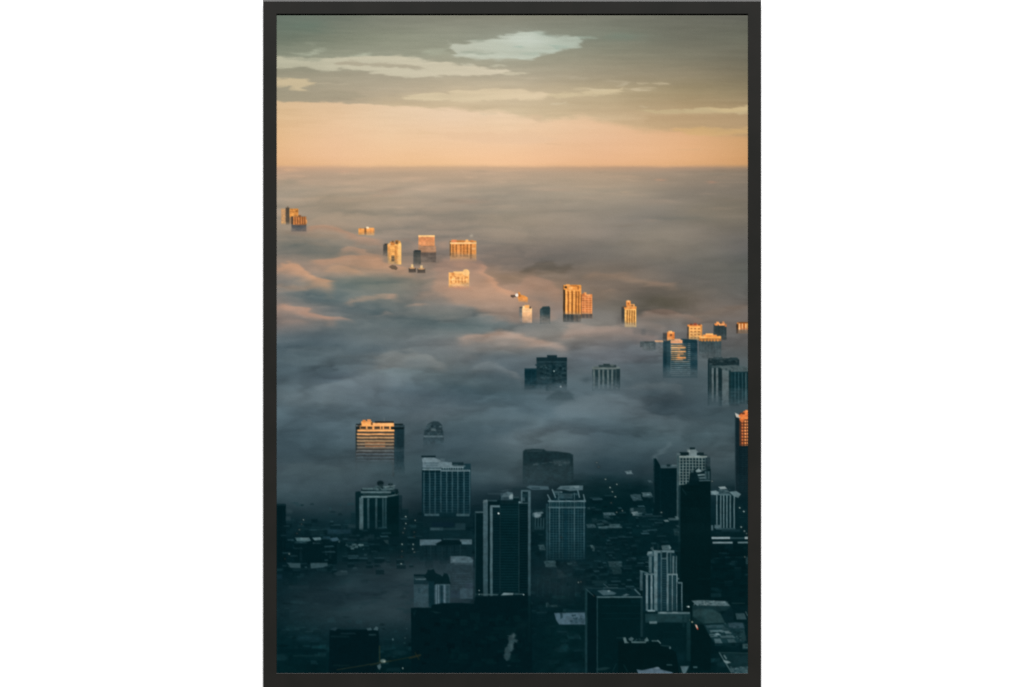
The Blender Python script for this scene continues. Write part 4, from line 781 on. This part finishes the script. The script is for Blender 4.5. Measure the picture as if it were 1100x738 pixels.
# ---- lower left and the foreground -------------------------------------------
tower('near black mass of blocks across the bottom centre')
poly([(442,724),(441.4,653),(452,652.4),(463,652.6),(464,649.4),(476,647.6),(497,647.4),(509,648.6),(511,640.4),(570,640),(571,658),(572,724)],(2,25,30),1,.8); poly([(443.6,658),(447,655.4),(445,662)],(16,42,47),.6,1); poly([(463,656),(470,657),(474,658),(468,658.6)],(26,50,54),.6,.8); speck(470,650,568,716,60,(5,31,35),.8,(3,12),(2,8),seed=70); speck(444,660,560,716,40,(1,20,25),.8,(2,8),(2,7),seed=71)
off()
ell(560,672,8,6,(10,36,40),.5,0,.5); speck(572,640,628,720,40,(6,33,37),.6,(2,8),(2,8),seed=72); rect(567.4,640,570,690,(12,40,45),.7,.6,(4,28,32))
tower('low black block with pale roof huts, bottom left')
poly([(353,724),(354,677),(362,675.6),(406.6,676),(407.6,690),(404,724)],(2,24,29),1,.8); poly([(355,676),(360,673.6),(363,674.6),(360,677.6)],(34,56,63),.9,.8); poly([(393.6,675),(398,674),(400,676.6),(395,677)],(54,78,84)); poly([(401,676.4),(404,672.6),(406.4,674),(406,677)],(62,86,92)); rect(366,679.6,382,681,(24,46,52),.8,.8); rect(355,682.6,375,684.4,(14,38,43),.8,.8); rect(396,681,404,682.4,(44,68,72),.7,.7); rect(366,674,383,676,(16,40,46),.8,.9); rect(384,674.6,394,676,(20,44,50),.8,.9)
off()
poly([(541.6,705),(542.4,699),(545,692),(546,687),(549,681),(552,679.6),(554,682),(553.6,686),(557,688),(555,690.6),(552,689.4),(552.4,696),(550,700),(549,703.6),(548,708),(545,709)],(50,72,77),.8,1.2,.26); ell(550,694,2,4,(66,88,92),.6,0,.3); ell(551.6,683,2,2.4,(72,94,98),.7,0,.2); poly([(544.6,682.6),(549,682.2),(549,683.4)],(60,82,86),.8); ell(546,715,2.5,1,(30,52,58),.6,0,.2); poly([(547.6,700.6),(551,698.4),(549.6,702)],(8,30,36),.8)
# crane
for w_, y_ in ((1.1, 0), (.5, 1)): line(362,719.4,420,709.4+y_*.4,w_,(40,48,38),.55)
line(398,714.4,451,703.6,1.3,(32,42,32),.6); line(440,706.6,451.4,703.4,2.2,(40,44,32),.6); line(446,700.6,450,708,1.2,(46,46,30),.5); line(407.6,694,408,711,1.5,(36,48,38),.8); ell(411.6,709.8,3,1.9,(92,112,108),.95,.5); ell(413,710.4,1.2,.8,(150,160,150),.8,.5); poly([(405,715),(408.6,712.6),(409.4,716),(407.6,719.4),(406,718)],(74,96,100),.9,.7); rect(358,714,376,715.2,(24,46,46),.5,.9); rect(315,703.4,350,705,(22,50,54),.6,1); rect(300,697,352,701,(2,26,31),.6,1.5); rect(319,682.6,344,687.6,(22,52,60),.6,2.4)
ell(422,686.8,1,1.3,(70,98,104),.8,.5); ell(432.6,717.6,.9,1,(130,150,146),.9,.6); ell(435.2,685.2,1.1,.7,(60,84,88),.7,.5); ell(437,675.2,1.1,.7,(44,66,72),.7,.5); ell(434.6,690.6,1.2,1,(24,52,56),.8,.5); ell(340,648.6,4,1.4,(36,56,62),.6)
# left district roofs
tower('low dark block with bright snowy roof edges, left edge of the lower city')
rect(316,580.6,362,606,(3,27,32)); poly([(317,577.4),(332,577.2),(334,580.6),(328,581.8),(319,581.4)],(66,94,99)); rect(323,577.8,331,579.4,(92,116,120),.8); poly([(335.4,577.6),(344,577),(345.4,579.6),(338,580.4)],(84,110,115)); rect(336,582.4,347,584,(40,66,72)); rect(347,576,355,581.4,(24,52,62)); poly([(354,578),(362,577),(364.6,579.6),(360,581.4),(355,581)],(52,80,92)); ell(364.4,581.8,1,1.2,(104,126,130),.9,.6); rect(316,581,330,583.6,(20,46,51),.7); rect(322,587,324.6,603,(12,36,42),.8,.7); rect(353.6,587,356,600,(14,38,43),.8,.7)
off()
rect(334,569,347.6,574,(32,58,64),.7,1.2); rect(351,567.6,366,573.6,(25,52,62),.8,1.2); rect(364,568.4,377,573,(24,50,60),.7,1); rect(374,563.4,382,567,(34,56,62),.7,1.2); rect(368,578,400,581,(22,44,50),.7,.9); rect(391,574,402,579,(22,46,52),.7,1); rect(404,577,418.6,578.6,(24,48,52),.6,.8); poly([(412,580),(417,580),(417.6,584.6),(414,583)],(36,58,62),.8,.8)
speck(370,583.6,391,590,18,(78,104,108),.75,(1.5,5),(.7,1.6),seed=80); rect(385,584.4,390.6,586.2,(96,120,123),.8); rect(376,588.4,380,589.6,(62,88,92),.8); rect(391,595,394,597,(40,64,70),.8,.7); rect(394,583,402,586,(14,40,46),.7,1)
r = random.Random(123)
for _ in range(70):
    x = r.uniform(300, 440); y = r.uniform(556, 612); L_ = r.uniform(3, 12); v = r.random()
    rect(x, y + 1.2, x + L_, y + r.uniform(3, 7), (3, 27, 32), .6, .6)
    poly([(x, y), (x + L_ - 1, y - .3), (x + L_, y + 1.4), (x + .8, y + 1.6)], (18 + 34 * v, 44 + 36 * v, 50 + 38 * v), r.uniform(.3, .75), .6, .1)
for _ in range(130):
    x = r.uniform(632, 728); y = r.uniform(530, 640); L_ = r.uniform(3, 12); v = r.random() ** 1.6
    if ID[int((y - PY0) * S), int((x - PX0) * S)] or ID[int((y - PY0) * S), min(NX - 1, int((x + L_ - PX0) * S))]: continue
    rect(x, y + 1.2, x + L_, y + r.uniform(3, 7), (3, 27, 32), .6, .6)
    poly([(x, y), (x + L_ - 1, y - .3), (x + L_, y + 1.4), (x + .8, y + 1.6)], (18 + 40 * v, 44 + 42 * v, 50 + 44 * v), r.uniform(.3, .75), .6, .1)
poly([(309,604.6),(322.6,604.8),(323,610.4),(312,609.6)],(50,74,80),.9,.7); poly([(333.4,604.6),(351.6,604.4),(352,607.6),(347,609.4),(334,610.6)],(54,79,85),.9,.7); rect(314,610,334,612,(16,42,48),.6,.8); rect(297,610.6,304,613,(24,52,58),.7,.9); rect(297,617,303,622,(20,46,56),.7,1.2); poly([(358,616),(366,612.4),(373,613.6),(374,617),(362,618.4)],(36,56,62),.7,1); rect(366,613,373,614.6,(48,70,76),.7,.7); rect(379,609.4,383.4,611,(44,66,72),.7,.7); rect(377,611.6,384,613,(30,52,58),.6,.8); poly([(407,607.6),(412,604),(420,604.4),(419,609.6),(411,610)],(36,54,60),.7,1.4)
rect(310,629,332,632,(28,48,54),.5,1.2)
# middle and right district roofs
for x0,y0,x1,y1,c,a in ((630,563,640,566.4,(46,70,76),.9),(641,562,649,563.4,(44,68,73),.8),(642,565.4,668.6,567,(66,91,96),.9),(655,563,668,566,(56,82,87),.85),(645,571,652,577,(8,32,37),.8),(658,570,664,572,(14,40,45),.8),
                        (578,585,585.6,590.6,(48,72,77),.8),(584.4,602.4,597.6,609,(46,70,75),.9),(609,604.6,615,606.4,(48,72,76),.8),(612,602,620,608,(28,50,56),.6),(634,585.6,638,588.4,(66,90,93),.9),(636,587,639,591.6,(50,74,78),.9),
                        (653.6,603,669,608.6,(40,64,69),.9),(657,609,668,616.6,(26,50,54),.8),(647.6,551,661,553.4,(70,94,100),.9),(648,553,655,556.4,(40,64,70),.7),(671.6,506,680,509,(96,116,121),.95),(696,516.4,700.6,518,(66,88,94),.8),
                        (678,531.6,690,537.6,(54,78,84),.8),(690,529.4,700.6,533.4,(78,101,106),.9),(692,532.6,701,534,(40,64,70),.7),(676,545.6,694,551.6,(26,50,55),.7),(679,550,686,553.6,(112,132,135),.85),(683,551,690,554,(62,86,91),.7),(677,546,681,549,(70,92,97),.7),
                        (690,553.6,712,555,(28,52,58),.7),(714,558.6,719,560,(110,130,132),.9),(718,556.8,729,558.6,(66,88,92),.8),(726,555,730,557.6,(90,110,113),.8),(726,564.6,730,566,(44,66,71),.7),(724,568,730,575,(32,54,58),.6),
                        (711,586,719,590,(60,84,88),.9),(648,560,655,562,(30,54,59),.6),(636,557,643,561,(24,50,55),.6),(630,545,634,547,(46,70,75),.6),(595,640,612,643,(14,40,44),.5),(588,647,590,652,(40,64,67),.7),(590,650,599,652,(30,54,58),.7),
                        (634,569,676,574,(3,28,33),.7),(656,558,676,562,(3,28,33),.5),(674,519,678,525,(12,38,44),.5),(612,523,618,525,(60,84,90),.5),(633,512,638,516,(26,50,56),.5)):
    poly([(x0-.4,y0),(x1-1.4,y0-.4),(x1+.2,y1),(x0+1.2,y1+.3)],c,a,.8,.16)
    speck(x0+.5,y0+.4,x1-.5,y1-.3,int((x1-x0)*(y1-y0)/9)+1,(14,38,43),.6,(1,3.5),(.5,1.2),seed=int(x0*7+y0))
    speck(x0+.5,y0+.2,x1-.5,y1-.3,int((x1-x0)*(y1-y0)/14)+1,tuple(min(255,v*1.3+8) for v in c),.6,(1,3),(.4,1),seed=int(x0*3+y0))
for x in (577,583,590,597,604,611,618): line(x+1,620,x,640,.9,(24,48,53),.5)
poly([(598,611),(603,612.6),(610,619),(600,621)],(34,54,59),.6,1.2)
poly([(595.4,658.4),(628.4,657.6),(628.6,670.6),(600.6,670.6),(597.6,666)],(72,97,110),.95,.8); speck(611,659.6,627,669.6,26,(18,42,50),.75,(1,3),(.8,2),seed=90); poly([(601.6,658),(604,658),(604.6,663.4),(602,664.6)],(24,48,56),.8,.7); poly([(616,665),(628,664),(628,669),(612,669.6)],(44,70,80),.6,1); rect(610,655,628,657.4,(14,40,48),.8,.8); rect(586.6,647.6,588,652,(50,74,78),.8,.6); rect(592,649.6,599,651.6,(34,58,62),.7,.7)
rect(628.6,634,631,720,(26,54,59),.25,.6); rect(606,712,628,722,(10,38,44),.6,3)
# steam over the white tower of the lower right is left to the fog; street lamps and lit windows
for x, y, v in ((326,558.4,150),(324,563,70),(321.6,569,110),(319,573,60),(310.8,595,140),(306,600,50),(435.8,555,190),(436,562.4,170),(434.6,567.6,120),(433,572,90),(446,559,140),(445,571.6,70),(445,576.4,50),
                (432,584.6,190),(443.8,584.6,180),(443.4,589.4,175),(432,592,90),(445,593,110),(431.6,598,60),(431,605.6,180),(650.4,514.8,150),(655.4,523.8,190),(657.8,528.2,150),(661,533.6,170),(662.6,520.2,160),(641,497,110),(643,501.6,80),
                (668.6,548.6,130),(662.4,550.4,110),(710.4,550.4,170),(794.6,545.4,200),(799,549.4,210),(796.2,566,200),(799.6,570.4,160),(802,573,110),(765,517,120),(621.4,625.4,150),(624,625,90),(656.6,540,70),(603,577,40),(638,640,40),(800,598,120)):
    ell(x, y, .85, .75, (v * .9, v, v * .97), .8, .6)
    ell(x, y, 2.6, 2.2, (v * .25, v * .33, v * .34), .25)
rect(801,598,804,606,(40,64,68),.7,.7); hl([612.4],781,803,.7,(12,40,43),.6); hl([621.4],748,764,.7,(10,38,41),.6); hl([625.6],770,781,.7,(12,40,43),.5)
off()

# thin scarves of mist in front of the towers' feet
off()
SC = np.clip(fbm(48, 7, 95, 4, .6) * 2.2 - .1, 0, 1)
def scarf(x0, x1, y, h, a):
    w = win(x0, y - 2 * h, x1, y + 2 * h)
    c = np.exp(-((Y[w] - y + 3 * SOFTN[w]) / h) ** 2) * sstep(x0, x0 + 14, X[w]) * sstep(x1, x1 - 14, X[w]) * SC[w] * a * .5
    IMG[w] = IMG[w] * (1 - c[..., None]) + (FOG[w] * 1.06) * c[..., None]
for q in ((297,340,246,4,.8),(376,412,252,3,.8),(402,470,280,5,.8),(436,470,286,5,.8),(472,524,276,5,.8),(470,516,306,4,.7),(544,604,340,7,.9),(594,650,338,6,.8),(656,696,346,6,.8),
          (680,804,362,7,.7),(700,804,384,10,.7),(552,630,414,8,.8),(626,684,410,8,.8),(700,764,398,9,.7),(752,804,420,10,.7),(372,446,488,10,.8),(442,490,476,8,.8),(552,600,514,6,.4)):
    scarf(*q)
# weather, windows and clutter too small to draw: fine mottling of everything built
fine = fbm(2.6, 2.0, 91, 2, .6); mid = fbm(7, 5, 92, 3, .6)
own = blur((ID > 0).astype(np.float32)[..., None], .7, .7)[..., 0]
built = np.maximum(own, sstep(548, 575, Y) * .9 * (1 - np.clip(1.5 * np.exp(-((X - 405) / 85) ** 2 - ((Y - 635) / 34) ** 2), 0, .95)))
lum = IMG.mean(-1)
loss = np.interp(lum, [20, 45, 90, 150, 255], [.03, .11, .13, .11, .07])
IMG *= (1 + built * loss * (1.0 * fine + .8 * mid))[..., None]
IMG += (built * (.5 * fine + .8 * mid) * (lum < 70))[..., None] * np.array([.5, 1, 1.05], np.float32)
warmth = np.clip((IMG[..., 0] - IMG[..., 2] - 70) / 60, 0, 1) * own
lm = blur(IMG, 5, 5)
IMG[:] = IMG + (IMG - lm) * (.25 * warmth)[..., None]
IMG[..., 1] *= 1 - .065 * warmth; IMG[..., 2] *= 1 - .06 * warmth
# very slight lens and enlargement wobble
kb = built[..., None]
IMG[:] = IMG * (1 - kb) + displaced(IMG, .22 * fbm(6, 6, 93, 2), .18 * fbm(6, 6, 94, 2)) * kb
# gentle veil of haze tying the middle distance together
w = win(297, 500, 804, 600)
IMG[w] += (np.clip(fbm(60, 18, 61, 3), 0, 1)[w] * 7 * sstep(600, 560, Y[w]) * sstep(500, 530, Y[w]))[..., None] * np.array([.8, 1, 1.05])
# light on the paper edge by the rebate, painted in as paler ink
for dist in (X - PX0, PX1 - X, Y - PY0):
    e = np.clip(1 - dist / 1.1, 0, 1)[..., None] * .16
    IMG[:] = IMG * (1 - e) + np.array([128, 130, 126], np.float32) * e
# slight softness and grain of an enlarged photograph
IMG = .5 * IMG + .5 * blur(IMG, .7, .7)
IMG += GRAIN[..., None] * np.interp(ys, [15, 500, 724], [1.0, 1.1, .6])[:, None, None]
IMG = np.clip(IMG, 0, 255)

def to_lin(v):
    v = np.asarray(v, np.float64) / 255.0
    return np.where(v <= 0.04045, v / 12.92, ((v + 0.055) / 1.055) ** 2.4)
LIGHT = 1.60                              # irradiance / pi that the soft boxes give on the sheet
INK = np.clip(to_lin(IMG) / LIGHT, 0.0006, 0.9).astype(np.float32)

# ----------------------------------------------------------------------------
# 2. THE SCENE
# ----------------------------------------------------------------------------
sc = bpy.context.scene
col = sc.collection
ZC = 1.50                                 # height of the picture's middle on the wall
MM = 0.001
PRINT_Y = -0.020                          # the sheet lies 20 mm in front of the wall
FRAME_Y = -0.0235
CAM_D = 4.0
def wx(px): return (px - 550.0) * MM
def wz(py): return ZC - (py - 369.0) * MM

def nodes_mat(name):
    m = bpy.data.materials.new(name); m.use_nodes = True
    nt = m.node_tree; nt.nodes.clear()
    out = nt.nodes.new('ShaderNodeOutputMaterial'); b = nt.nodes.new('ShaderNodeBsdfPrincipled')
    nt.links.new(b.outputs[0], out.inputs[0])
    return m, nt, b

m_print, nt, b = nodes_mat('printed_paper')
at = nt.nodes.new('ShaderNodeAttribute'); at.attribute_name = 'ink'
nt.links.new(at.outputs['Color'], b.inputs['Base Color'])
b.inputs['Roughness'].default_value = .9
b.inputs['Specular IOR Level'].default_value = 0.0

m_frame, nt, b = nodes_mat('black_satin_wood')
tc = nt.nodes.new('ShaderNodeTexCoord'); mp = nt.nodes.new('ShaderNodeMapping'); nz = nt.nodes.new('ShaderNodeTexNoise'); rp = nt.nodes.new('ShaderNodeValToRGB')
mp.inputs['Scale'].default_value = (1, 1, 1)
nz.inputs['Scale'].default_value = 28; nz.inputs['Detail'].default_value = 4
nt.links.new(tc.outputs['Object'], mp.inputs[0]); nt.links.new(mp.outputs[0], nz.inputs['Vector']); nt.links.new(nz.outputs[0], rp.inputs[0])
rp.color_ramp.elements[0].color = (.0112, .0114, .0101, 1); rp.color_ramp.elements[0].position = .3
rp.color_ramp.elements[1].color = (.0140, .0134, .0120, 1); rp.color_ramp.elements[1].position = .7
nt.links.new(rp.outputs[0], b.inputs['Base Color'])
b.inputs['Roughness'].default_value = .17
b.inputs['Specular IOR Level'].default_value = .2

m_back, nt, b = nodes_mat('brown_fibreboard')
nz = nt.nodes.new('ShaderNodeTexNoise'); nz.inputs['Scale'].default_value = 60
rp = nt.nodes.new('ShaderNodeValToRGB'); rp.color_ramp.elements[0].color = (.16, .10, .06, 1); rp.color_ramp.elements[1].color = (.24, .16, .10, 1)
nt.links.new(nz.outputs[0], rp.inputs[0]); nt.links.new(rp.outputs[0], b.inputs['Base Color'])

m_wall, nt, b = nodes_mat('white_painted_wall')
nz = nt.nodes.new('ShaderNodeTexNoise'); nz.inputs['Scale'].default_value = 90; nz.inputs['Detail'].default_value = 3
bp = nt.nodes.new('ShaderNodeBump'); bp.inputs['Strength'].default_value = .02; bp.inputs['Distance'].default_value = .001
nt.links.new(nz.outputs[0], bp.inputs['Height']); nt.links.new(bp.outputs[0], b.inputs['Normal'])
b.inputs['Base Color'].default_value = (.93, .93, .925, 1); b.inputs['Roughness'].default_value = .8
b.inputs['Specular IOR Level'].default_value = .2

def mesh_obj(name, verts, faces, mat, parent=None):
    me = bpy.data.meshes.new(name); me.from_pydata(verts, [], faces); me.materials.append(mat); me.validate(); me.update()
    o = bpy.data.objects.new(name, me); col.objects.link(o)
    if parent: o.parent = parent
    return o

# wall: one thick slab
def slab(x0, x1, y0, y1, z0, z1):
    v = [(x, y, z) for z in (z0, z1) for y in (y0, y1) for x in (x0, x1)]
    f = [(0,2,3,1),(4,5,7,6),(0,1,5,4),(2,6,7,3),(0,4,6,2),(1,3,7,5)]
    return v, f
wall = mesh_obj('wall', *slab(-4, 4, 0, .12, -1.5, 4.5), m_wall)
wall['kind'] = 'structure'
wall['label'] = 'plain bright white wall behind the framed picture'

root = bpy.data.objects.new('framed_print', None); col.objects.link(root)
root.location = (0, 0, ZC)
root['label'] = 'thin black framed photo print of towers rising from fog at dawn on a white wall'
root['category'] = 'framed print'
bpy.context.view_layer.update()
def L(v): return (v[0], v[1], v[2] - ZC)   # world -> local of the root

# frame rails: mitred mouldings with a bevelled outer edge and a rebate lip
KF = (CAM_D + FRAME_Y) / (CAM_D + PRINT_Y)  # nearer than the sheet: shrink so that the sizes seen agree
def fx(px): return (px - 550.0) * MM * KF
def fz(py): return ZC - (py - 369.0) * MM * KF
OX0, OX1, OY0, OY1 = 282.1, 818.0, -1.4, 739.6
IX0, IX1, IY0, IY1 = 297.0, 803.6, 14.8, 723.2
BV = {'top': 3.0, 'left': .9, 'bottom': .6, 'right': .5}
def corner(sx, sy, inset):
    """outer corner moved inwards by the bevel of each side (inset 0..1)"""
    x = (OX0 + BV['left'] * inset) if sx < 0 else (OX1 - BV['right'] * inset)
    y = (OY0 + BV['top'] * inset) if sy < 0 else (OY1 - BV['bottom'] * inset)
    return fx(x), fz(y)
def rail(c0, c1):
    (sx0, sy0), (sx1, sy1) = c0, c1
    prof = []
    for sx, sy in (c0, c1):
        ix = fx(IX0 if sx < 0 else IX1); iz = fz(IY0 if sy < 0 else IY1)
        px_ = wx(IX0 if sx < 0 else IX1); pz_ = wz(IY0 if sy < 0 else IY1)
        o0 = corner(sx, sy, 0); o1 = corner(sx, sy, 1)
        gx = .0002 * sx; gz = -.0002 * sy
        prof.append([(o0[0], -.001, o0[1]), (o0[0], FRAME_Y + .0025, o0[1]), (o1[0], FRAME_Y, o1[1]),
                     (ix + gx, FRAME_Y, iz + gz), (ix, FRAME_Y + .0002, iz),
                     (px_ , PRINT_Y - .0002, pz_), (px_ + .006 * sx, PRINT_Y + .0002, pz_ - .006 * sy), (px_ + .006 * sx, -.001, pz_ - .006 * sy)])
    n = len(prof[0]); v = [L(p) for p in prof[0] + prof[1]]
    f = [(i, (i + 1) % n, n + (i + 1) % n, n + i) for i in range(n)] + [tuple(range(n - 1, -1, -1)), tuple(range(n, 2 * n))]
    o = mesh_obj('frame_rail', v, f, m_frame, root)
    import bmesh
    bm = bmesh.new(); bm.from_mesh(o.data); bmesh.ops.recalc_face_normals(bm, faces=bm.faces); bm.to_mesh(o.data); bm.free()
    return o
TL, TR, BR_, BL = (-1, -1), (1, -1), (1, 1), (-1, 1)
for a_, c_ in ((TL, TR), (TR, BR_), (BR_, BL), (BL, TL)):
    rail(a_, c_)

bk = slab(wx(PX0) - .004, wx(PX1) + .004, -.0185, -.016, wz(PY1) - .004, wz(PY0) + .004)
mesh_obj('backing_board', [L(p) for p in bk[0]], bk[1], m_back, root)

# the sheet: one grid of ink samples, cut along the outlines of the depicted buildings
VX = np.array([wx(p) for p in xs]); VZ = np.array([wz(p) - ZC for p in ys])
cell = ID[:-1, :-1].copy()
# keep only the largest connected piece of each depicted building
def largest(mask):
    lab = np.zeros(mask.shape, np.int32); best = None; bn = 0; n = 0
    todo = set(map(tuple, np.argwhere(mask)))
    while todo:
        s0 = todo.pop(); st = [s0]; comp = [s0]
        while st:
            j, i = st.pop()
            for q in ((j + 1, i), (j - 1, i), (j, i + 1), (j, i - 1)):
                if q in todo:
                    todo.remove(q); st.append(q); comp.append(q)
        if len(comp) > bn: bn = len(comp); best = comp
    return best
for k in range(1, len(TOWERS) + 1):
    mk = cell == k
    if not mk.any(): continue
    jj, ii = np.where(mk); j0, i0 = jj.min(), ii.min()
    comp = np.array(largest(mk[j0:jj.max() + 1, i0:ii.max() + 1])) + [j0, i0]
    cell[mk] = 0; cell[comp[:, 0], comp[:, 1]] = k
ymid = (ys[:-1] + ys[1:]) / 2
SKY_ID, SEA_ID = 900, 901
cell[(cell == 0) & (ymid[:, None] < 178)] = SKY_ID
front = np.interp((xs[:-1] + xs[1:]) / 2, [297, 380, 450, 520, 560, 620, 660, 700, 760, 803], [548, 546, 535, 522, 520, 522, 512, 508, 520, 516])
cell[(cell == 0) & (ymid[:, None] < front[None, :])] = SEA_ID

def sheet(name, k, parent, label=None):
    jj, ii = np.where(cell == k)
    if len(jj) == 0: return None
    q = np.stack([jj * NX + ii, (jj + 1) * NX + ii, (jj + 1) * NX + ii + 1, jj * NX + ii + 1], 1)
    used, inv = np.unique(q.ravel(), return_inverse=True)
    nv = len(used); nf = len(q)
    co = np.zeros((nv, 3), np.float32)
    co[:, 0] = VX[used % NX]; co[:, 1] = PRINT_Y; co[:, 2] = VZ[used // NX]
    me = bpy.data.meshes.new(name)
    me.vertices.add(nv); me.vertices.foreach_set('co', co.ravel())
    me.loops.add(nf * 4); me.loops.foreach_set('vertex_index', inv.astype(np.int32).ravel())
    me.polygons.add(nf); me.polygons.foreach_set('loop_start', np.arange(0, nf * 4, 4, dtype=np.int32))
    me.update(calc_edges=True)
    ca = me.color_attributes.new('ink', 'FLOAT_COLOR', 'POINT')
    rgba = np.ones((nv, 4), np.float32); rgba[:, :3] = INK.reshape(-1, 3)[used]
    ca.data.foreach_set('color', rgba.ravel())
    me.materials.append(m_print)
    o = bpy.data.objects.new(name, me); col.objects.link(o); o.parent = parent
    if label: o['label'] = label
    return o
pr = sheet('print', 0, root, 'colour photo print of a fog covered city at dawn')
sheet('printed_sky', SKY_ID, pr, 'peach and grey dawn sky with streaked cloud')
sheet('printed_fog', SEA_ID, pr, 'rolling sea of fog, warm grey far off, slate blue near')
for k, (nm, lb) in enumerate(TOWERS, 1):
    sheet(nm, k, pr, lb)

# ---- lamps --------------------------------------------------------------------
def softbox(name, loc, target, w, h, power, colr=(1, 1, 1)):
    ld = bpy.data.lights.new(name, 'AREA'); ld.shape = 'RECTANGLE'; ld.size = w; ld.size_y = h; ld.energy = power; ld.color = colr
    o = bpy.data.objects.new(name, ld); col.objects.link(o); o.location = loc
    from mathutils import Vector
    o.rotation_euler = (Vector(target) - Vector(loc)).to_track_quat('-Z', 'Y').to_euler()
    return o
softbox('front_softbox', (0, -10, ZC + 4.7), (0, 0, ZC), 5.0, 2.4, 2150)
softbox('overhead_softbox', (0, -.5, ZC + 3.6), (0, -.4, ZC), 2.4, .7, 50)
wd = bpy.data.worlds.new('World'); sc.world = wd; wd.use_nodes = True
bg = wd.node_tree.nodes['Background']; bg.inputs[0].default_value = (1, 1, 1, 1); bg.inputs[1].default_value = .02

# ---- camera -------------------------------------------------------------------
cd = bpy.data.cameras.new('camera'); cam = bpy.data.objects.new('camera', cd); col.objects.link(cam)
cam.location = (0, -CAM_D, ZC); cam.rotation_euler = (math.radians(90), 0, 0)
cd.sensor_fit = 'HORIZONTAL'; cd.sensor_width = 36
cd.lens = 36 * (CAM_D + PRINT_Y) / 1.1
cd.clip_end = 100
sc.camera = cam
sc.view_settings.view_transform = 'Standard'; sc.view_settings.look = 'None'
sc.view_settings.exposure = 0; sc.view_settings.gamma = 1
sc.cycles.use_denoising = False
sc.cycles.max_bounces = 4
